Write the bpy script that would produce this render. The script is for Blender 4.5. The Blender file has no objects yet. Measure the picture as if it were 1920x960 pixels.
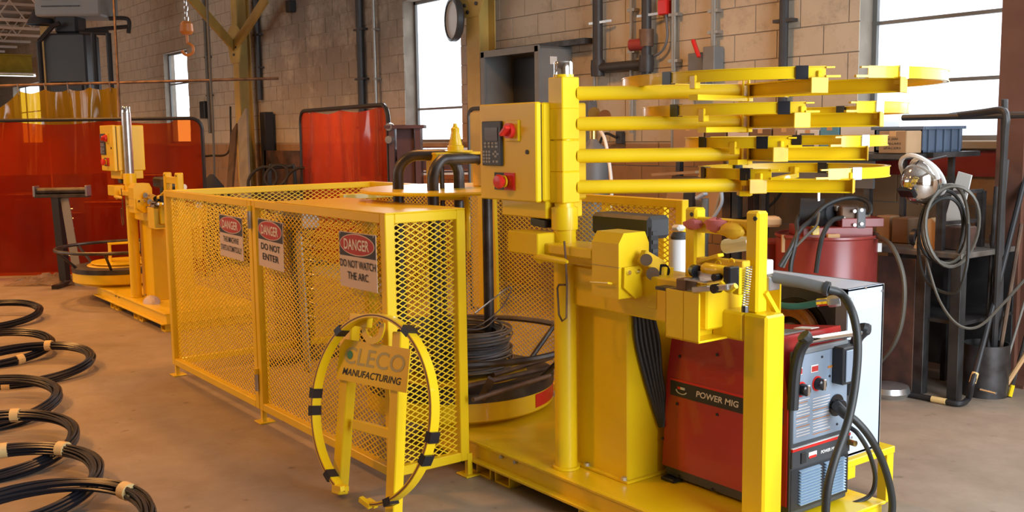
import bpy, math, random
import numpy as np
from mathutils import Matrix, Vector
random.seed(7)
SC = bpy.context.scene
COL = SC.collection
PI = math.pi

# ------------------------------------------------------------------ camera
CAM_F, CAM_PITCH, CAM_ROLL, CAM_YAW, CAM_H = 1900.0, .11942, -.01363, .63861, 1.5
_cp, _sp = math.cos(CAM_PITCH), math.sin(CAM_PITCH)
CF = Vector((-math.cos(CAM_YAW) * _cp, math.sin(CAM_YAW) * _cp, -_sp))
_R0 = Vector((math.sin(CAM_YAW), math.cos(CAM_YAW), 0))
_U0 = _R0.cross(CF)
_cr, _sr = math.cos(CAM_ROLL), math.sin(CAM_ROLL)
CR = _R0 * _cr + _U0 * _sr
CU = _U0 * _cr - _R0 * _sr
cam_data = bpy.data.cameras.new('camera')
cam_data.sensor_width = 36
cam_data.lens = CAM_F / 1920 * 36
cam_data.clip_end = 200
cam = bpy.data.objects.new('camera', cam_data)
COL.objects.link(cam)
_m = Matrix.Identity(4)
for _i in range(3):
    _m[_i][0], _m[_i][1], _m[_i][2] = CR[_i], CU[_i], -CF[_i]
_m[2][3] = CAM_H
cam.matrix_world = _m
SC.camera = cam

# ------------------------------------------------------------------ sky, daylight, exposure
SC.view_settings.view_transform = 'Standard'
SC.view_settings.look = 'None'
SC.view_settings.gamma = 1
SC.view_settings.exposure = -0.06
SC.view_settings.use_curve_mapping = False
world = bpy.data.worlds.new('overcast sky')
SC.world = world
world.use_nodes = True
_bg = world.node_tree.nodes['Background']
_bg.inputs[0].default_value = (.90, .95, 1, 1)
_bg.inputs[1].default_value = 2.4


def area_light(name, loc, direction, sx, sy, watts, color, portal=False):
    d = bpy.data.lights.new(name, 'AREA')
    d.shape = 'RECTANGLE'
    d.size, d.size_y = sx, sy
    d.energy = watts
    d.color = color
    if portal:
        d.cycles.is_portal = True
    o = bpy.data.objects.new(name, d)
    COL.objects.link(o)
    o.location = loc
    o.rotation_euler = Vector(direction).to_track_quat('-Z', 'Y').to_euler()
    return o


# daylight through the open loading bay (end of the shop behind the photographer) and the windows
area_light('bay_daylight', (1.95, 3.3, 2.0), (-1, -.06, -.06), 3.2, 3.4, 400, (.80, .90, 1))
area_light('window_daylight', (-1.8, 5.85, 2.75), (-.1, -1, -.25), 2.8, 2.3, 75, (.9, .95, 1))
area_light('window_daylight', (-9.6, 5.85, 2.4), (0, -1, -.2), .9, 1.6, 50, (.9, .95, 1))
for _x in (-22.0, -17.0, -12.0):   # unseen high windows added opposite, neutral fill for the long wall
    area_light('added_high_fill', (_x, -6.85, 2.9), (0, 1, .02), 3.8, 1.6, 70, (1, .97, .9))
LAMP_WATTS = 175
LAMP_COLOR = (1, .43, .10)
LAMPS = [(-5.8, -1.4, 4.3, .95), (-10.2, -.8, 4.3, 1), (-15.0, 0.5, 4.3, 1), (-12.6, 2.4, 4.3, .9), (-5.6, 3.3, 4.3, .6), (-21.0, 1.0, 4.3, 1.8), (-24.5, -1.0, 4.3, 2.4)]

# ------------------------------------------------------------------ helpers
def at(px, py, x=None, y=None, z=None, d=None):
    """the point of a real-world plane (x, y, z or distance d given) that the surveyed photo pixel fell on"""
    r = CF + CR * ((px - 960) / CAM_F) + CU * ((480 - py) / CAM_F)
    t = d
    if x is not None: t = x / r.x
    elif y is not None: t = y / r.y
    elif z is not None: t = (z - CAM_H) / r.z
    return Vector((r.x * t, r.y * t, CAM_H + r.z * t))


def pix(p):
    d = Vector(p) - Vector((0, 0, CAM_H))
    w = d.dot(CF)
    return 960 + CAM_F * d.dot(CR) / w, 480 - CAM_F * d.dot(CU) / w, w


RTV = Vector((math.sin(CAM_YAW), math.cos(CAM_YAW), 0))
FWV = Vector((-math.cos(CAM_YAW), math.sin(CAM_YAW), 0))


def LD(l, d, z=0):
    v = RTV * l + FWV * d
    return Vector((v.x, v.y, z))


def spline(pts, n=8, closed=False):
    P = [Vector(p) for p in pts]
    out = []
    N = len(P)
    rng = range(N if closed else N - 1)
    for i in rng:
        p1, p2 = P[i], P[(i + 1) % N]
        p0 = P[i - 1] if (i > 0 or closed) else p1 * 2 - p2
        p3 = P[(i + 2) % N] if (i + 2 < N or closed) else p2 * 2 - p1
        for k in range(n):
            t = k / n
            out.append(.5 * ((2 * p1) + (p2 - p0) * t + (2 * p0 - 5 * p1 + 4 * p2 - p3) * t * t + (3 * p1 - p0 - 3 * p2 + p3) * t ** 3))
    if not closed:
        out.append(P[-1])
    return out


def arc(c, r, a0, a1, n, ex=(1, 0, 0), ey=(0, 1, 0)):
    c, ex, ey = Vector(c), Vector(ex), Vector(ey)
    return [c + ex * (r * math.cos(a0 + (a1 - a0) * i / n)) + ey * (r * math.sin(a0 + (a1 - a0) * i / n)) for i in range(n + 1)]


class MB:
    def __init__(s):
        s.v, s.f = [], []

    def add(s, vs, fs):
        o = len(s.v)
        s.v += [tuple(v) for v in vs]
        s.f += [tuple(i + o for i in f) for f in fs]
        return s

    def box(s, c, size, R=None, b=0.0):
        c = Vector(c)
        hx, hy, hz = [k / 2 for k in size]
        if b <= 0:
            vs = [Vector((x, y, z)) for x in (-hx, hx) for y in (-hy, hy) for z in (-hz, hz)]
            fs = [(0, 1, 3, 2), (4, 6, 7, 5), (0, 4, 5, 1), (2, 3, 7, 6), (0, 2, 6, 4), (1, 5, 7, 3)]
        else:
            b = min(b, hx * .9, hy * .9, hz * .9)
            vs, idx = [], {}
            for sx in (-1, 1):
                for sy in (-1, 1):
                    for sz in (-1, 1):
                        for a in range(3):
                            p = [sx * (hx - b), sy * (hy - b), sz * (hz - b)]
                            p[a] = (sx * hx, sy * hy, sz * hz)[a]
                            idx[(sx, sy, sz, a)] = len(vs)
                            vs.append(Vector(p))
            fs = []
            def quad(q):
                n = (vs[q[1]] - vs[q[0]]).cross(vs[q[2]] - vs[q[0]])
                m = sum((vs[i] for i in q), Vector()) / len(q)
                fs.append(tuple(q) if n.dot(m) > 0 else tuple(reversed(q)))
            for a in range(3):
                u, w = [(1, 2), (0, 2), (0, 1)][a]
                for sg in (-1, 1):
                    q = []
                    for su, sw in ((-1, -1), (1, -1), (1, 1), (-1, 1)):
                        k = [0, 0, 0]; k[a] = sg; k[u] = su; k[w] = sw
                        q.append(idx[(*k, a)])
                    quad(q)
            for a in range(3):
                u, w = [(1, 2), (0, 2), (0, 1)][a]
                for su in (-1, 1):
                    for sw in (-1, 1):
                        k1 = [0, 0, 0]; k1[a] = -1; k1[u] = su; k1[w] = sw
                        k2 = list(k1); k2[a] = 1
                        quad([idx[(*k1, u)], idx[(*k2, u)], idx[(*k2, w)], idx[(*k1, w)]])
            for sx in (-1, 1):
                for sy in (-1, 1):
                    for sz in (-1, 1):
                        quad([idx[(sx, sy, sz, a)] for a in range(3)])
        if R is not None:
            vs = [R @ v for v in vs]
        return s.add([v + c for v in vs], fs)

    def bx(s, x0, x1, y0, y1, z0, z1, b=0.0):
        return s.box(((x0 + x1) / 2, (y0 + y1) / 2, (z0 + z1) / 2), (abs(x1 - x0), abs(y1 - y0), abs(z1 - z0)), None, b)

    def bar(s, p0, p1, w, h, up=(0, 0, 1), b=0.0):
        """rectangular bar from p0 to p1: w across, h along up"""
        p0, p1 = Vector(p0), Vector(p1)
        d = p1 - p0
        L = d.length
        ex = d / L
        ey = Vector(up).cross(ex)
        if ey.length < 1e-4:
            ey = Vector((1, 0, 0)).cross(ex)
        ey.normalize()
        ez = ex.cross(ey)
        R = Matrix((ex, ey, ez)).transposed()
        return s.box((p0 + p1) / 2, (L, w, h), R, b)

    def tube(s, pts, r, n=8, closed=False, caps=True):
        P = [Vector(p) for p in pts]
        N = len(P)
        rs = r if isinstance(r, (list, tuple)) else [r] * N
        rings = []
        prev = None
        for i in range(N):
            if closed:
                t = P[(i + 1) % N] - P[i - 1]
            else:
                t = P[min(i + 1, N - 1)] - P[max(i - 1, 0)]
            if t.length < 1e-9:
                t = Vector((0, 0, 1))
            t.normalize()
            if prev is None:
                a = Vector((0, 0, 1)) if abs(t.z) < .9 else Vector((1, 0, 0))
                u = a - t * a.dot(t)
            else:
                u = prev - t * prev.dot(t)
            u.normalize()
            prev = u
            w = t.cross(u)
            rings.append([P[i] + (u * math.cos(2 * PI * k / n) + w * math.sin(2 * PI * k / n)) * rs[i] for k in range(n)])
        vs = [v for ring in rings for v in ring]
        fs = []
        for i in range(N if closed else N - 1):
            j = (i + 1) % N
            for k in range(n):
                fs.append((i * n + k, i * n + (k + 1) % n, j * n + (k + 1) % n, j * n + k))
        if caps and not closed:
            fs.append(tuple(reversed(range(n))))
            fs.append(tuple((N - 1) * n + k for k in range(n)))
        return s.add(vs, fs)

    def cyl(s, p0, p1, r, n=16, r1=None):
        return s.tube([p0, p1], [r, r if r1 is None else r1], n)

    def lathe(s, prof, c=(0, 0, 0), axis=(0, 0, 1), n=24, a0=0, a1=2 * PI):
        """profile of (radius, height) turned round axis through c"""
        c = Vector(c)
        ez = Vector(axis).normalized()
        a = Vector((1, 0, 0)) if abs(ez.x) < .9 else Vector((0, 1, 0))
        ex = (a - ez * a.dot(ez)).normalized()
        ey = ez.cross(ex)
        full = abs(a1 - a0) > 2 * PI - 1e-4
        m = n if full else n + 1
        vs, fs = [], []
        for (r, h) in prof:
            for k in range(m):
                t = a0 + (a1 - a0) * k / n
                vs.append(c + ez * h + ex * (r * math.cos(t)) + ey * (r * math.sin(t)))
        for i in range(len(prof) - 1):
            for k in range(n):
                k2 = (k + 1) % m
                fs.append((i * m + k, i * m + k2, (i + 1) * m + k2, (i + 1) * m + k))
        return s.add(vs, fs)

    def prism(s, poly, o, ex, ey, depth):
        """polygon (u,v) laid out from o along ex, ey and given a depth vector"""
        o, ex, ey, dp = Vector(o), Vector(ex), Vector(ey), Vector(depth)
        n = len(poly)
        a = [o + ex * u + ey * v for u, v in poly]
        bk = [p + dp for p in a]
        fs = [tuple(range(n)), tuple(reversed(range(n, 2 * n)))]
        for i in range(n):
            j = (i + 1) % n
            fs.append((i, n + i, n + j, j))
        return s.add(a + bk, fs)

    def ringband(s, c, r0, r1, z0, z1, a0, a1, n=48, ex=(1, 0, 0), ey=(0, 1, 0), ez=(0, 0, 1)):
        """arc of a ring with a rectangular section r0..r1 by z0..z1"""
        c, ex, ey, ez = Vector(c), Vector(ex), Vector(ey), Vector(ez)
        full = abs(a1 - a0) > 2 * PI - 1e-4
        m = n if full else n + 1
        vs, fs = [], []
        for k in range(m):
            t = a0 + (a1 - a0) * k / n
            d = ex * math.cos(t) + ey * math.sin(t)
            for r, z in ((r0, z0), (r1, z0), (r1, z1), (r0, z1)):
                vs.append(c + d * r + ez * z)
        for k in range(n):
            k2 = (k + 1) % m
            for q in range(4):
                q2 = (q + 1) % 4
                fs.append((k * 4 + q, k * 4 + q2, k2 * 4 + q2, k2 * 4 + q))
        if not full:
            fs += [(3, 2, 1, 0), tuple((m - 1) * 4 + q for q in range(4))]
        return s.add(vs, fs)

    def build(s, name, mat, parent=None, smooth=True, angle=35):
        o = s.make(name, mat, parent, smooth, angle)
        return o

    def make(s, name, mat, parent, smooth, angle):
        off = worldloc(parent) if parent is not None else Vector()
        me = bpy.data.meshes.new(name)
        me.from_pydata([tuple(Vector(v) - off) for v in s.v], [], s.f)
        if smooth:
            me.polygons.foreach_set('use_smooth', [True] * len(me.polygons))
            me.set_sharp_from_angle(angle=math.radians(angle))
        bm_fix(me)
        me.materials.append(M[mat] if isinstance(mat, str) else mat)
        o = bpy.data.objects.new(name, me)
        COL.objects.link(o)
        if parent is not None:
            o.parent = parent
        return o


def bm_fix(me):
    me.validate(clean_customdata=False)
    me.update()


def worldloc(o):
    v = Vector()
    while o is not None:
        v += o.location
        o = o.parent
    return v


def thing(name, label, cat, loc=(0, 0, 0), group=None):
    o = bpy.data.objects.new(name, None)
    COL.objects.link(o)
    o.empty_display_size = .1
    o.location = loc
    return tag(o, label, cat, group)


def tag(o, label=None, cat=None, group=None, kind=None):
    if label: o['label'] = label
    if cat: o['category'] = cat
    if group: o['group'] = group
    if kind: o['kind'] = kind
    return o


def struct(o):
    o['kind'] = 'structure'
    return o


def dup(o, parent=None):
    c = o.copy()
    COL.objects.link(c)
    c.parent = parent
    for ch in list(o.children):
        dup(ch, c)
    return c


def text(name, s, mat, parent, o, ex, ey, height, width=None, bold=0.0, shear=0.0, thick=.0006, align='CENTER'):
    """raised lettering: centred on o, running along ex, up along ey"""
    cu = bpy.data.curves.new(name, 'FONT')
    cu.body = s
    cu.size = 1
    cu.offset = bold
    cu.shear = shear
    cu.resolution_u = 3
    ob = bpy.data.objects.new(name, cu)
    COL.objects.link(ob)
    dg = bpy.context.evaluated_depsgraph_get()
    me = bpy.data.meshes.new_from_object(ob.evaluated_get(dg))
    bpy.data.objects.remove(ob)
    bpy.data.curves.remove(cu)
    co = np.array([v.co[:] for v in me.vertices])
    lo, hi = co.min(0), co.max(0)
    ex, ey, o = Vector(ex).normalized(), Vector(ey).normalized(), Vector(o)
    nz = ex.cross(ey)
    sy = height / (hi[1] - lo[1])
    sx = width / (hi[0] - lo[0]) if width else sy
    off = worldloc(parent) if parent is not None else Vector()
    for v in me.vertices:
        u = (v.co.x - (lo[0] + hi[0]) / 2) * sx
        w = (v.co.y - (lo[1] + hi[1]) / 2) * sy
        v.co = o + ex * u + ey * w + nz * thick - off
    me.name = name
    me.materials.clear()
    me.materials.append(M[mat])
    ob = bpy.data.objects.new(name, me)
    COL.objects.link(ob)
    ob.parent = parent
    return ob


# ------------------------------------------------------------------ materials
M = {}


def mat(name, col, rough=.5, metal=0.0, var=.0, vscale=6.0, col2=None, bump=0.0, bscale=40.0, spec=.5, coat=0.0, emit=None, es=0.0, detail=4.0):
    m = bpy.data.materials.new(name)
    m.use_nodes = True
    nt = m.node_tree
    b = nt.nodes['Principled BSDF']
    b.inputs['Base Color'].default_value = (*col, 1)
    b.inputs['Roughness'].default_value = rough
    b.inputs['Metallic'].default_value = metal
    b.inputs['Specular IOR Level'].default_value = spec
    b.inputs['Coat Weight'].default_value = coat
    if emit:
        b.inputs['Emission Color'].default_value = (*emit, 1)
        b.inputs['Emission Strength'].default_value = es
    if var > 0 or bump > 0:
        ge = nt.nodes.new('ShaderNodeNewGeometry')
    if var > 0:
        n = nt.nodes.new('ShaderNodeTexNoise')
        n.inputs['Scale'].default_value = vscale
        n.inputs['Detail'].default_value = detail
        nt.links.new(ge.outputs['Position'], n.inputs['Vector'])
        r = nt.nodes.new('ShaderNodeValToRGB')
        r.color_ramp.elements[0].position = .35
        r.color_ramp.elements[1].position = .68
        c2 = col2 or tuple(c * (1 - var) for c in col)
        r.color_ramp.elements[0].color = (*c2, 1)
        r.color_ramp.elements[1].color = (*col, 1)
        nt.links.new(n.outputs['Fac'], r.inputs['Fac'])
        nt.links.new(r.outputs['Color'], b.inputs['Base Color'])
    if bump > 0:
        n2 = nt.nodes.new('ShaderNodeTexNoise')
        n2.inputs['Scale'].default_value = bscale
        n2.inputs['Detail'].default_value = 5
        nt.links.new(ge.outputs['Position'], n2.inputs['Vector'])
        bp = nt.nodes.new('ShaderNodeBump')
        bp.inputs['Strength'].default_value = bump
        bp.inputs['Distance'].default_value = .01
        nt.links.new(n2.outputs['Fac'], bp.inputs['Height'])
        nt.links.new(bp.outputs['Normal'], b.inputs['Normal'])
    M[name] = m
    return m


mat('yellow', (.86, .60, .006), .34, var=.10, vscale=3, col2=(.80, .53, .006), coat=.25)
mat('yellow_worn', (.80, .50, .01), .45, var=.2, vscale=9, col2=(.55, .33, .02))
mat('yellow_mesh', (.84, .57, .008), .42)
mat('cream_paint', (.72, .58, .22), .4)
mat('steel', (.58, .57, .56), .3, metal=.85, var=.2, vscale=14)
mat('dark_steel', (.10, .095, .095), .42, metal=.7, var=.3, vscale=10, col2=(.05, .042, .04))
mat('rusty_steel', (.20, .12, .075), .6, metal=.4, var=.5, vscale=9, col2=(.08, .05, .035))
mat('chrome', (.85, .85, .85), .08, metal=1)
mat('wire', (.30, .31, .34), .34, metal=.85)
mat('black_wire', (.035, .035, .045), .33, metal=.6)
mat('black', (.018, .018, .02), .45)
mat('black_gloss', (.012, .012, .014), .2)
mat('black_rubber', (.022, .022, .021), .5)
mat('tape_black', (.014, .014, .018), .3)
mat('masking_tape', (.72, .49, .20), .6)
mat('tape_white', (.62, .70, .82), .35)
mat('red_paint', (.42, .018, .016), .32, var=.12, vscale=4, coat=.3)
mat('red_bright', (.62, .02, .015), .3)
mat('red_knob', (.70, .03, .02), .3)
mat('drum_red', (.30, .045, .035), .3, var=.2, vscale=6, col2=(.24, .03, .025))
mat('grey_paint', (.50, .56, .66), .35, var=.05)
mat('grey_dark', (.16, .165, .17), .5, var=.2, vscale=5)
mat('grey_cabinet', (.20, .205, .20), .5, var=.15, vscale=5)
mat('silver_panel', (.27, .33, .41), .3, metal=.3)
mat('silver_bright', (.62, .68, .76), .3, metal=.35)
mat('charcoal', (.045, .048, .052), .42)
mat('white_plastic', (.75, .75, .72), .4)
mat('sign_white', (.62, .52, .46), .5)
mat('sign_black', (.02, .02, .02), .45)
mat('sign_red', (.42, .025, .022), .4)
mat('ink', (.012, .012, .012), .5)
mat('letter_white', (.72, .70, .66), .5)
mat('letter_grey', (.46, .40, .15), .5)
mat('logo_green', (.03, .20, .10), .4)
mat('cardboard', (.40, .24, .12), .75, var=.15, vscale=5)
mat('cardboard_dark', (.22, .12, .06), .75, var=.2, vscale=5)
mat('board_grey', (.30, .285, .27), .75, var=.3, vscale=4, bump=.15)
mat('board_brown', (.13, .085, .06), .75, var=.35, vscale=5, bump=.15)
mat('column_yellow', (.56, .39, .10), .5, var=.25, vscale=2.5, col2=(.40, .27, .07))
mat('column_brown', (.16, .065, .04), .5, var=.25, vscale=4)
mat('pipe_dark', (.045, .042, .042), .5, var=.3, vscale=8)
mat('conduit', (.34, .33, .30), .4, metal=.6)
mat('conduit_dark', (.12, .11, .09), .5, metal=.4)
mat('bin_maroon', (.11, .05, .05), .45, var=.2, vscale=4)
mat('tote', (.09, .12, .17), .2, var=.1)
mat('blue_bin', (.10, .30, .45), .4)
mat('copper', (.55, .27, .12), .3, metal=.9)
mat('orange_hook', (.50, .17, .03), .4, var=.2, vscale=20)
mat('bench_steel', (.05, .047, .046), .55, metal=.3, var=.4, vscale=6, col2=(.022, .02, .02))
mat('bench_top', (.22, .19, .16), .5, metal=.4, var=.4, vscale=8)
mat('bench_rust', (.16, .075, .05), .6, metal=.2, var=.5, vscale=7, col2=(.05, .035, .03))
mat('black_cloth', (.02, .02, .022), .9)
mat('roof_steel', (.72, .71, .69), .5)
mat('roof_deck', (.42, .39, .35), .7, var=.3, vscale=2)
mat('led_red', (.30, .02, .02), .3, emit=(1, .08, .06), es=.25)
mat('girder_yellow', (.42, .36, .03), .5, var=.2)
mat('lamp_glow', (1, .7, .35), .5, emit=(1, .6, .22), es=12)
mat('screen_grey', (.10, .09, .09), .25)
mat('key_grey', (.30, .31, .33), .5)
mat('rag_pink', (.55, .16, .16), .8)
mat('rag_yellow', (.72, .42, .02), .7)
mat('paper_tan', (.62, .36, .16), .7)
mat('brass', (.65, .45, .14), .3, metal=.9)
mat('hose_green', (.02, .10, .07), .4)
mat('louver_blue', (.36, .50, .66), .28, metal=.4)
mat('white_enamel', (.74, .75, .76), .3)
mat('clock_face', (.50, .48, .44), .5)
mat('red_band', (.28, .025, .02), .5, var=.2, vscale=8)


def plastic_sheet(name, tint, body, clear, rough=.12):
    """coloured vinyl you can half see through: tinted see-through + translucent body + shine"""
    m = bpy.data.materials.new(name)
    m.use_nodes = True
    nt = m.node_tree
    nt.nodes.clear()
    out = nt.nodes.new('ShaderNodeOutputMaterial')
    tr = nt.nodes.new('ShaderNodeBsdfTransparent'); tr.inputs[0].default_value = (*tint, 1)
    tl = nt.nodes.new('ShaderNodeBsdfTranslucent'); tl.inputs[0].default_value = (*body, 1)
    df = nt.nodes.new('ShaderNodeBsdfDiffuse'); df.inputs[0].default_value = (*body, 1)
    gl = nt.nodes.new('ShaderNodeBsdfGlossy'); gl.inputs[1].default_value = rough
    ge = nt.nodes.new('ShaderNodeNewGeometry')
    no = nt.nodes.new('ShaderNodeTexNoise'); no.inputs['Scale'].default_value = 2.2; no.inputs['Detail'].default_value = 3
    mp = nt.nodes.new('ShaderNodeVectorMath'); mp.operation = 'MULTIPLY'; mp.inputs[1].default_value = (1, 1, .35)
    nt.links.new(ge.outputs['Position'], mp.inputs[0])
    nt.links.new(mp.outputs[0], no.inputs['Vector'])
    bp = nt.nodes.new('ShaderNodeBump'); bp.inputs['Strength'].default_value = .5; bp.inputs['Distance'].default_value = .06
    nt.links.new(no.outputs['Fac'], bp.inputs['Height'])
    nt.links.new(bp.outputs[0], gl.inputs['Normal'])
    m1 = nt.nodes.new('ShaderNodeMixShader'); m1.inputs[0].default_value = .3
    nt.links.new(tl.outputs[0], m1.inputs[1]); nt.links.new(df.outputs[0], m1.inputs[2])
    m2 = nt.nodes.new('ShaderNodeMixShader'); m2.inputs[0].default_value = clear
    nt.links.new(m1.outputs[0], m2.inputs[1]); nt.links.new(tr.outputs[0], m2.inputs[2])
    fr = nt.nodes.new('ShaderNodeFresnel'); fr.inputs[0].default_value = 1.4
    nt.links.new(bp.outputs[0], fr.inputs['Normal'])
    m3 = nt.nodes.new('ShaderNodeMixShader')
    nt.links.new(fr.outputs[0], m3.inputs[0])
    nt.links.new(m2.outputs[0], m3.inputs[1]); nt.links.new(gl.outputs[0], m3.inputs[2])
    nt.links.new(m3.outputs[0], out.inputs[0])
    M[name] = m


plastic_sheet('red_vinyl', (1, .24, .03), (.55, .035, .012), .48)
plastic_sheet('yellow_vinyl', (.9, .55, .03), (.55, .33, .02), .35)
plastic_sheet('clear_film', (.95, .93, .9), (.7, .6, .5), .55)
def glass(name):
    m = bpy.data.materials.new(name)
    m.use_nodes = True
    nt = m.node_tree
    nt.nodes.clear()
    out = nt.nodes.new('ShaderNodeOutputMaterial')
    tr = nt.nodes.new('ShaderNodeBsdfTransparent')
    tr.inputs[0].default_value = (.97, .98, 1, 1)
    gl = nt.nodes.new('ShaderNodeBsdfGlossy'); gl.inputs[1].default_value = .05
    mx = nt.nodes.new('ShaderNodeMixShader'); mx.inputs[0].default_value = .06
    nt.links.new(tr.outputs[0], mx.inputs[1]); nt.links.new(gl.outputs[0], mx.inputs[2])
    nt.links.new(mx.outputs[0], out.inputs[0])
    M[name] = m


glass('window_glass')


def wall_material():
    m = bpy.data.materials.new('painted_block')
    m.use_nodes = True
    nt = m.node_tree
    L = nt.links.new
    b = nt.nodes['Principled BSDF']
    b.inputs['Roughness'].default_value = .75
    ge = nt.nodes.new('ShaderNodeNewGeometry')
    sep = nt.nodes.new('ShaderNodeSeparateXYZ')
    L(ge.outputs['Position'], sep.inputs[0])
    def noise(scale, detail=5, rough=.6):
        n = nt.nodes.new('ShaderNodeTexNoise')
        n.inputs['Scale'].default_value = scale
        n.inputs['Detail'].default_value = detail
        n.inputs['Roughness'].default_value = rough
        L(ge.outputs['Position'], n.inputs['Vector'])
        return n.outputs['Fac']
    def math_(op, a, bb=None, clamp=False):
        n = nt.nodes.new('ShaderNodeMath'); n.operation = op; n.use_clamp = clamp
        for i, q in enumerate((a, bb)):
            if q is None: continue
            if isinstance(q, (int, float)): n.inputs[i].default_value = q
            else: L(q, n.inputs[i])
        return n.outputs[0]
    def rng(v, a, b2, c=0, d=1):
        n = nt.nodes.new('ShaderNodeMapRange')
        L(v, n.inputs[0])
        for i, q in enumerate((a, b2, c, d)): n.inputs[i + 1].default_value = q
        return n.outputs[0]
    def mix(f, a, c):
        n = nt.nodes.new('ShaderNodeMix'); n.data_type = 'RGBA'
        for i, q in ((0, f), (6, a), (7, c)):
            if isinstance(q, tuple): n.inputs[i].default_value = (*q, 1)
            elif isinstance(q, (int, float)): n.inputs[i].default_value = q
            else: L(q, n.inputs[i])
        return n.outputs[2]
    base = mix(rng(noise(1.3), .35, .7), (.50, .43, .33), (.58, .51, .40))
    # brown dado paint below the sills
    low = rng(sep.outputs['Z'], 1.40, 1.42, 1, 0)
    base = mix(low, base, mix(rng(noise(2), .3, .7), (.30, .17, .085), (.38, .23, .12)))
    # grime: a big soot stain on the blocks between the two small windows, patchy dirt elsewhere
    dx = math_('MULTIPLY', math_('ADD', sep.outputs['X'], 12.2), .36)
    dz = math_('MULTIPLY', math_('SUBTRACT', sep.outputs['Z'], 3.1), .6)
    rr = math_('ADD', math_('MULTIPLY', dx, dx), math_('MULTIPLY', dz, dz))
    soot = math_('MULTIPLY', rng(rr, .1, 1.5, 1, 0), rng(noise(1.6, 8, .7), .28, .52))
    base = mix(math_('MULTIPLY', soot, .72), base, (.115, .085, .075))
    streak = rng(noise(5, 8, .75), .52, .72)
    base = mix(math_('MULTIPLY', streak, .45), base, (.12, .09, .07))
    L(base, b.inputs['Base Color'])
    bp = nt.nodes.new('ShaderNodeBump'); bp.inputs['Strength'].default_value = .25; bp.inputs['Distance'].default_value = .01
    L(noise(55, 4), bp.inputs['Height'])
    L(bp.outputs[0], b.inputs['Normal'])
    M['painted_block'] = m


def floor_material():
    m = bpy.data.materials.new('shop_concrete')
    m.use_nodes = True
    nt = m.node_tree
    L = nt.links.new
    b = nt.nodes['Principled BSDF']
    ge = nt.nodes.new('ShaderNodeNewGeometry')
    def noise(scale, detail=6, rough=.6, dist=0):
        n = nt.nodes.new('ShaderNodeTexNoise')
        n.inputs['Scale'].default_value = scale
        n.inputs['Detail'].default_value = detail
        n.inputs['Roughness'].default_value = rough
        n.inputs['Distortion'].default_value = dist
        L(ge.outputs['Position'], n.inputs['Vector'])
        return n.outputs['Fac']
    def ramp(f, stops):
        r = nt.nodes.new('ShaderNodeValToRGB')
        while len(r.color_ramp.elements) < len(stops): r.color_ramp.elements.new(.5)
        for e, (p, c) in zip(r.color_ramp.elements, stops):
            e.position = p; e.color = (*c, 1)
        L(f, r.inputs[0])
        return r.outputs[0]
    def mul(a, c):
        n = nt.nodes.new('ShaderNodeMix'); n.data_type = 'RGBA'; n.blend_type = 'MULTIPLY'; n.inputs[0].default_value = 1
        L(a, n.inputs[6]); L(c, n.inputs[7])
        return n.outputs[2]
    c = ramp(noise(.7, 6, .6, .4), [(.3, (.22, .165, .12)), (.5, (.30, .232, .172)), (.72, (.36, .285, .215))])
    c = mul(c, ramp(noise(4.5, 8, .7), [(.3, (.80, .78, .76)), (.6, (1, 1, 1))]))
    c = mul(c, ramp(noise(11, 4, .5), [(.26, (.62, .60, .58)), (.34, (1, 1, 1))]))
    L(c, b.inputs['Base Color'])
    rr = nt.nodes.new('ShaderNodeMapRange')
    L(noise(2, 5), rr.inputs[0])
    rr.inputs[1].default_value = .3; rr.inputs[2].default_value = .7
    rr.inputs[3].default_value = .42; rr.inputs[4].default_value = .7
    L(rr.outputs[0], b.inputs['Roughness'])
    bp = nt.nodes.new('ShaderNodeBump'); bp.inputs['Strength'].default_value = .12; bp.inputs['Distance'].default_value = .01
    L(noise(30, 6), bp.inputs['Height'])
    L(bp.outputs[0], b.inputs['Normal'])
    M['shop_concrete'] = m


wall_material()
floor_material()
# ------------------------------------------------------------------ the shop itself
WY = 6.1            # inner face of the long block wall
XA, XB = -38.0, 2.3 # end walls
YL = -7.0           # wall on the other side
ZC = 4.7
struct(MB().bx(XA, XB + 8, YL, WY + .2, -.2, 0).build('floor', 'shop_concrete', smooth=False))
struct(MB().bx(XA, XB, YL, WY + .2, ZC, ZC + .1).build('ceiling', 'roof_deck', smooth=False))
mb = MB().bx(XA, XB, YL - .2, YL, 0, 2.1).bx(XA, XB, YL - .2, YL, 3.7, ZC)
hw = (-22.0, -17.0, -12.0)  # openings invented to go with the added fill lights
for a, b in ((XA, -24), (-20, -19), (-15, -14), (-10, XB)):
    mb.bx(a, b, YL - .2, YL, 2.1, 3.7)
struct(mb.build('wall_left', 'painted_block', smooth=False))
struct(MB().bx(XA - .2, XA, YL, WY + .2, 0, ZC).build('wall_end', 'painted_block', smooth=False))
mb = MB()   # bay end: open loading door 
mb.bx(XB, XB + .2, YL, 1.6, 0, ZC).bx(XB, XB + .2, 5.0, WY + .2, 0, ZC).bx(XB, XB + .2, 1.6, 5.0, 3.8, ZC)
struct(mb.build('wall_bay', 'painted_block', smooth=False))
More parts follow.
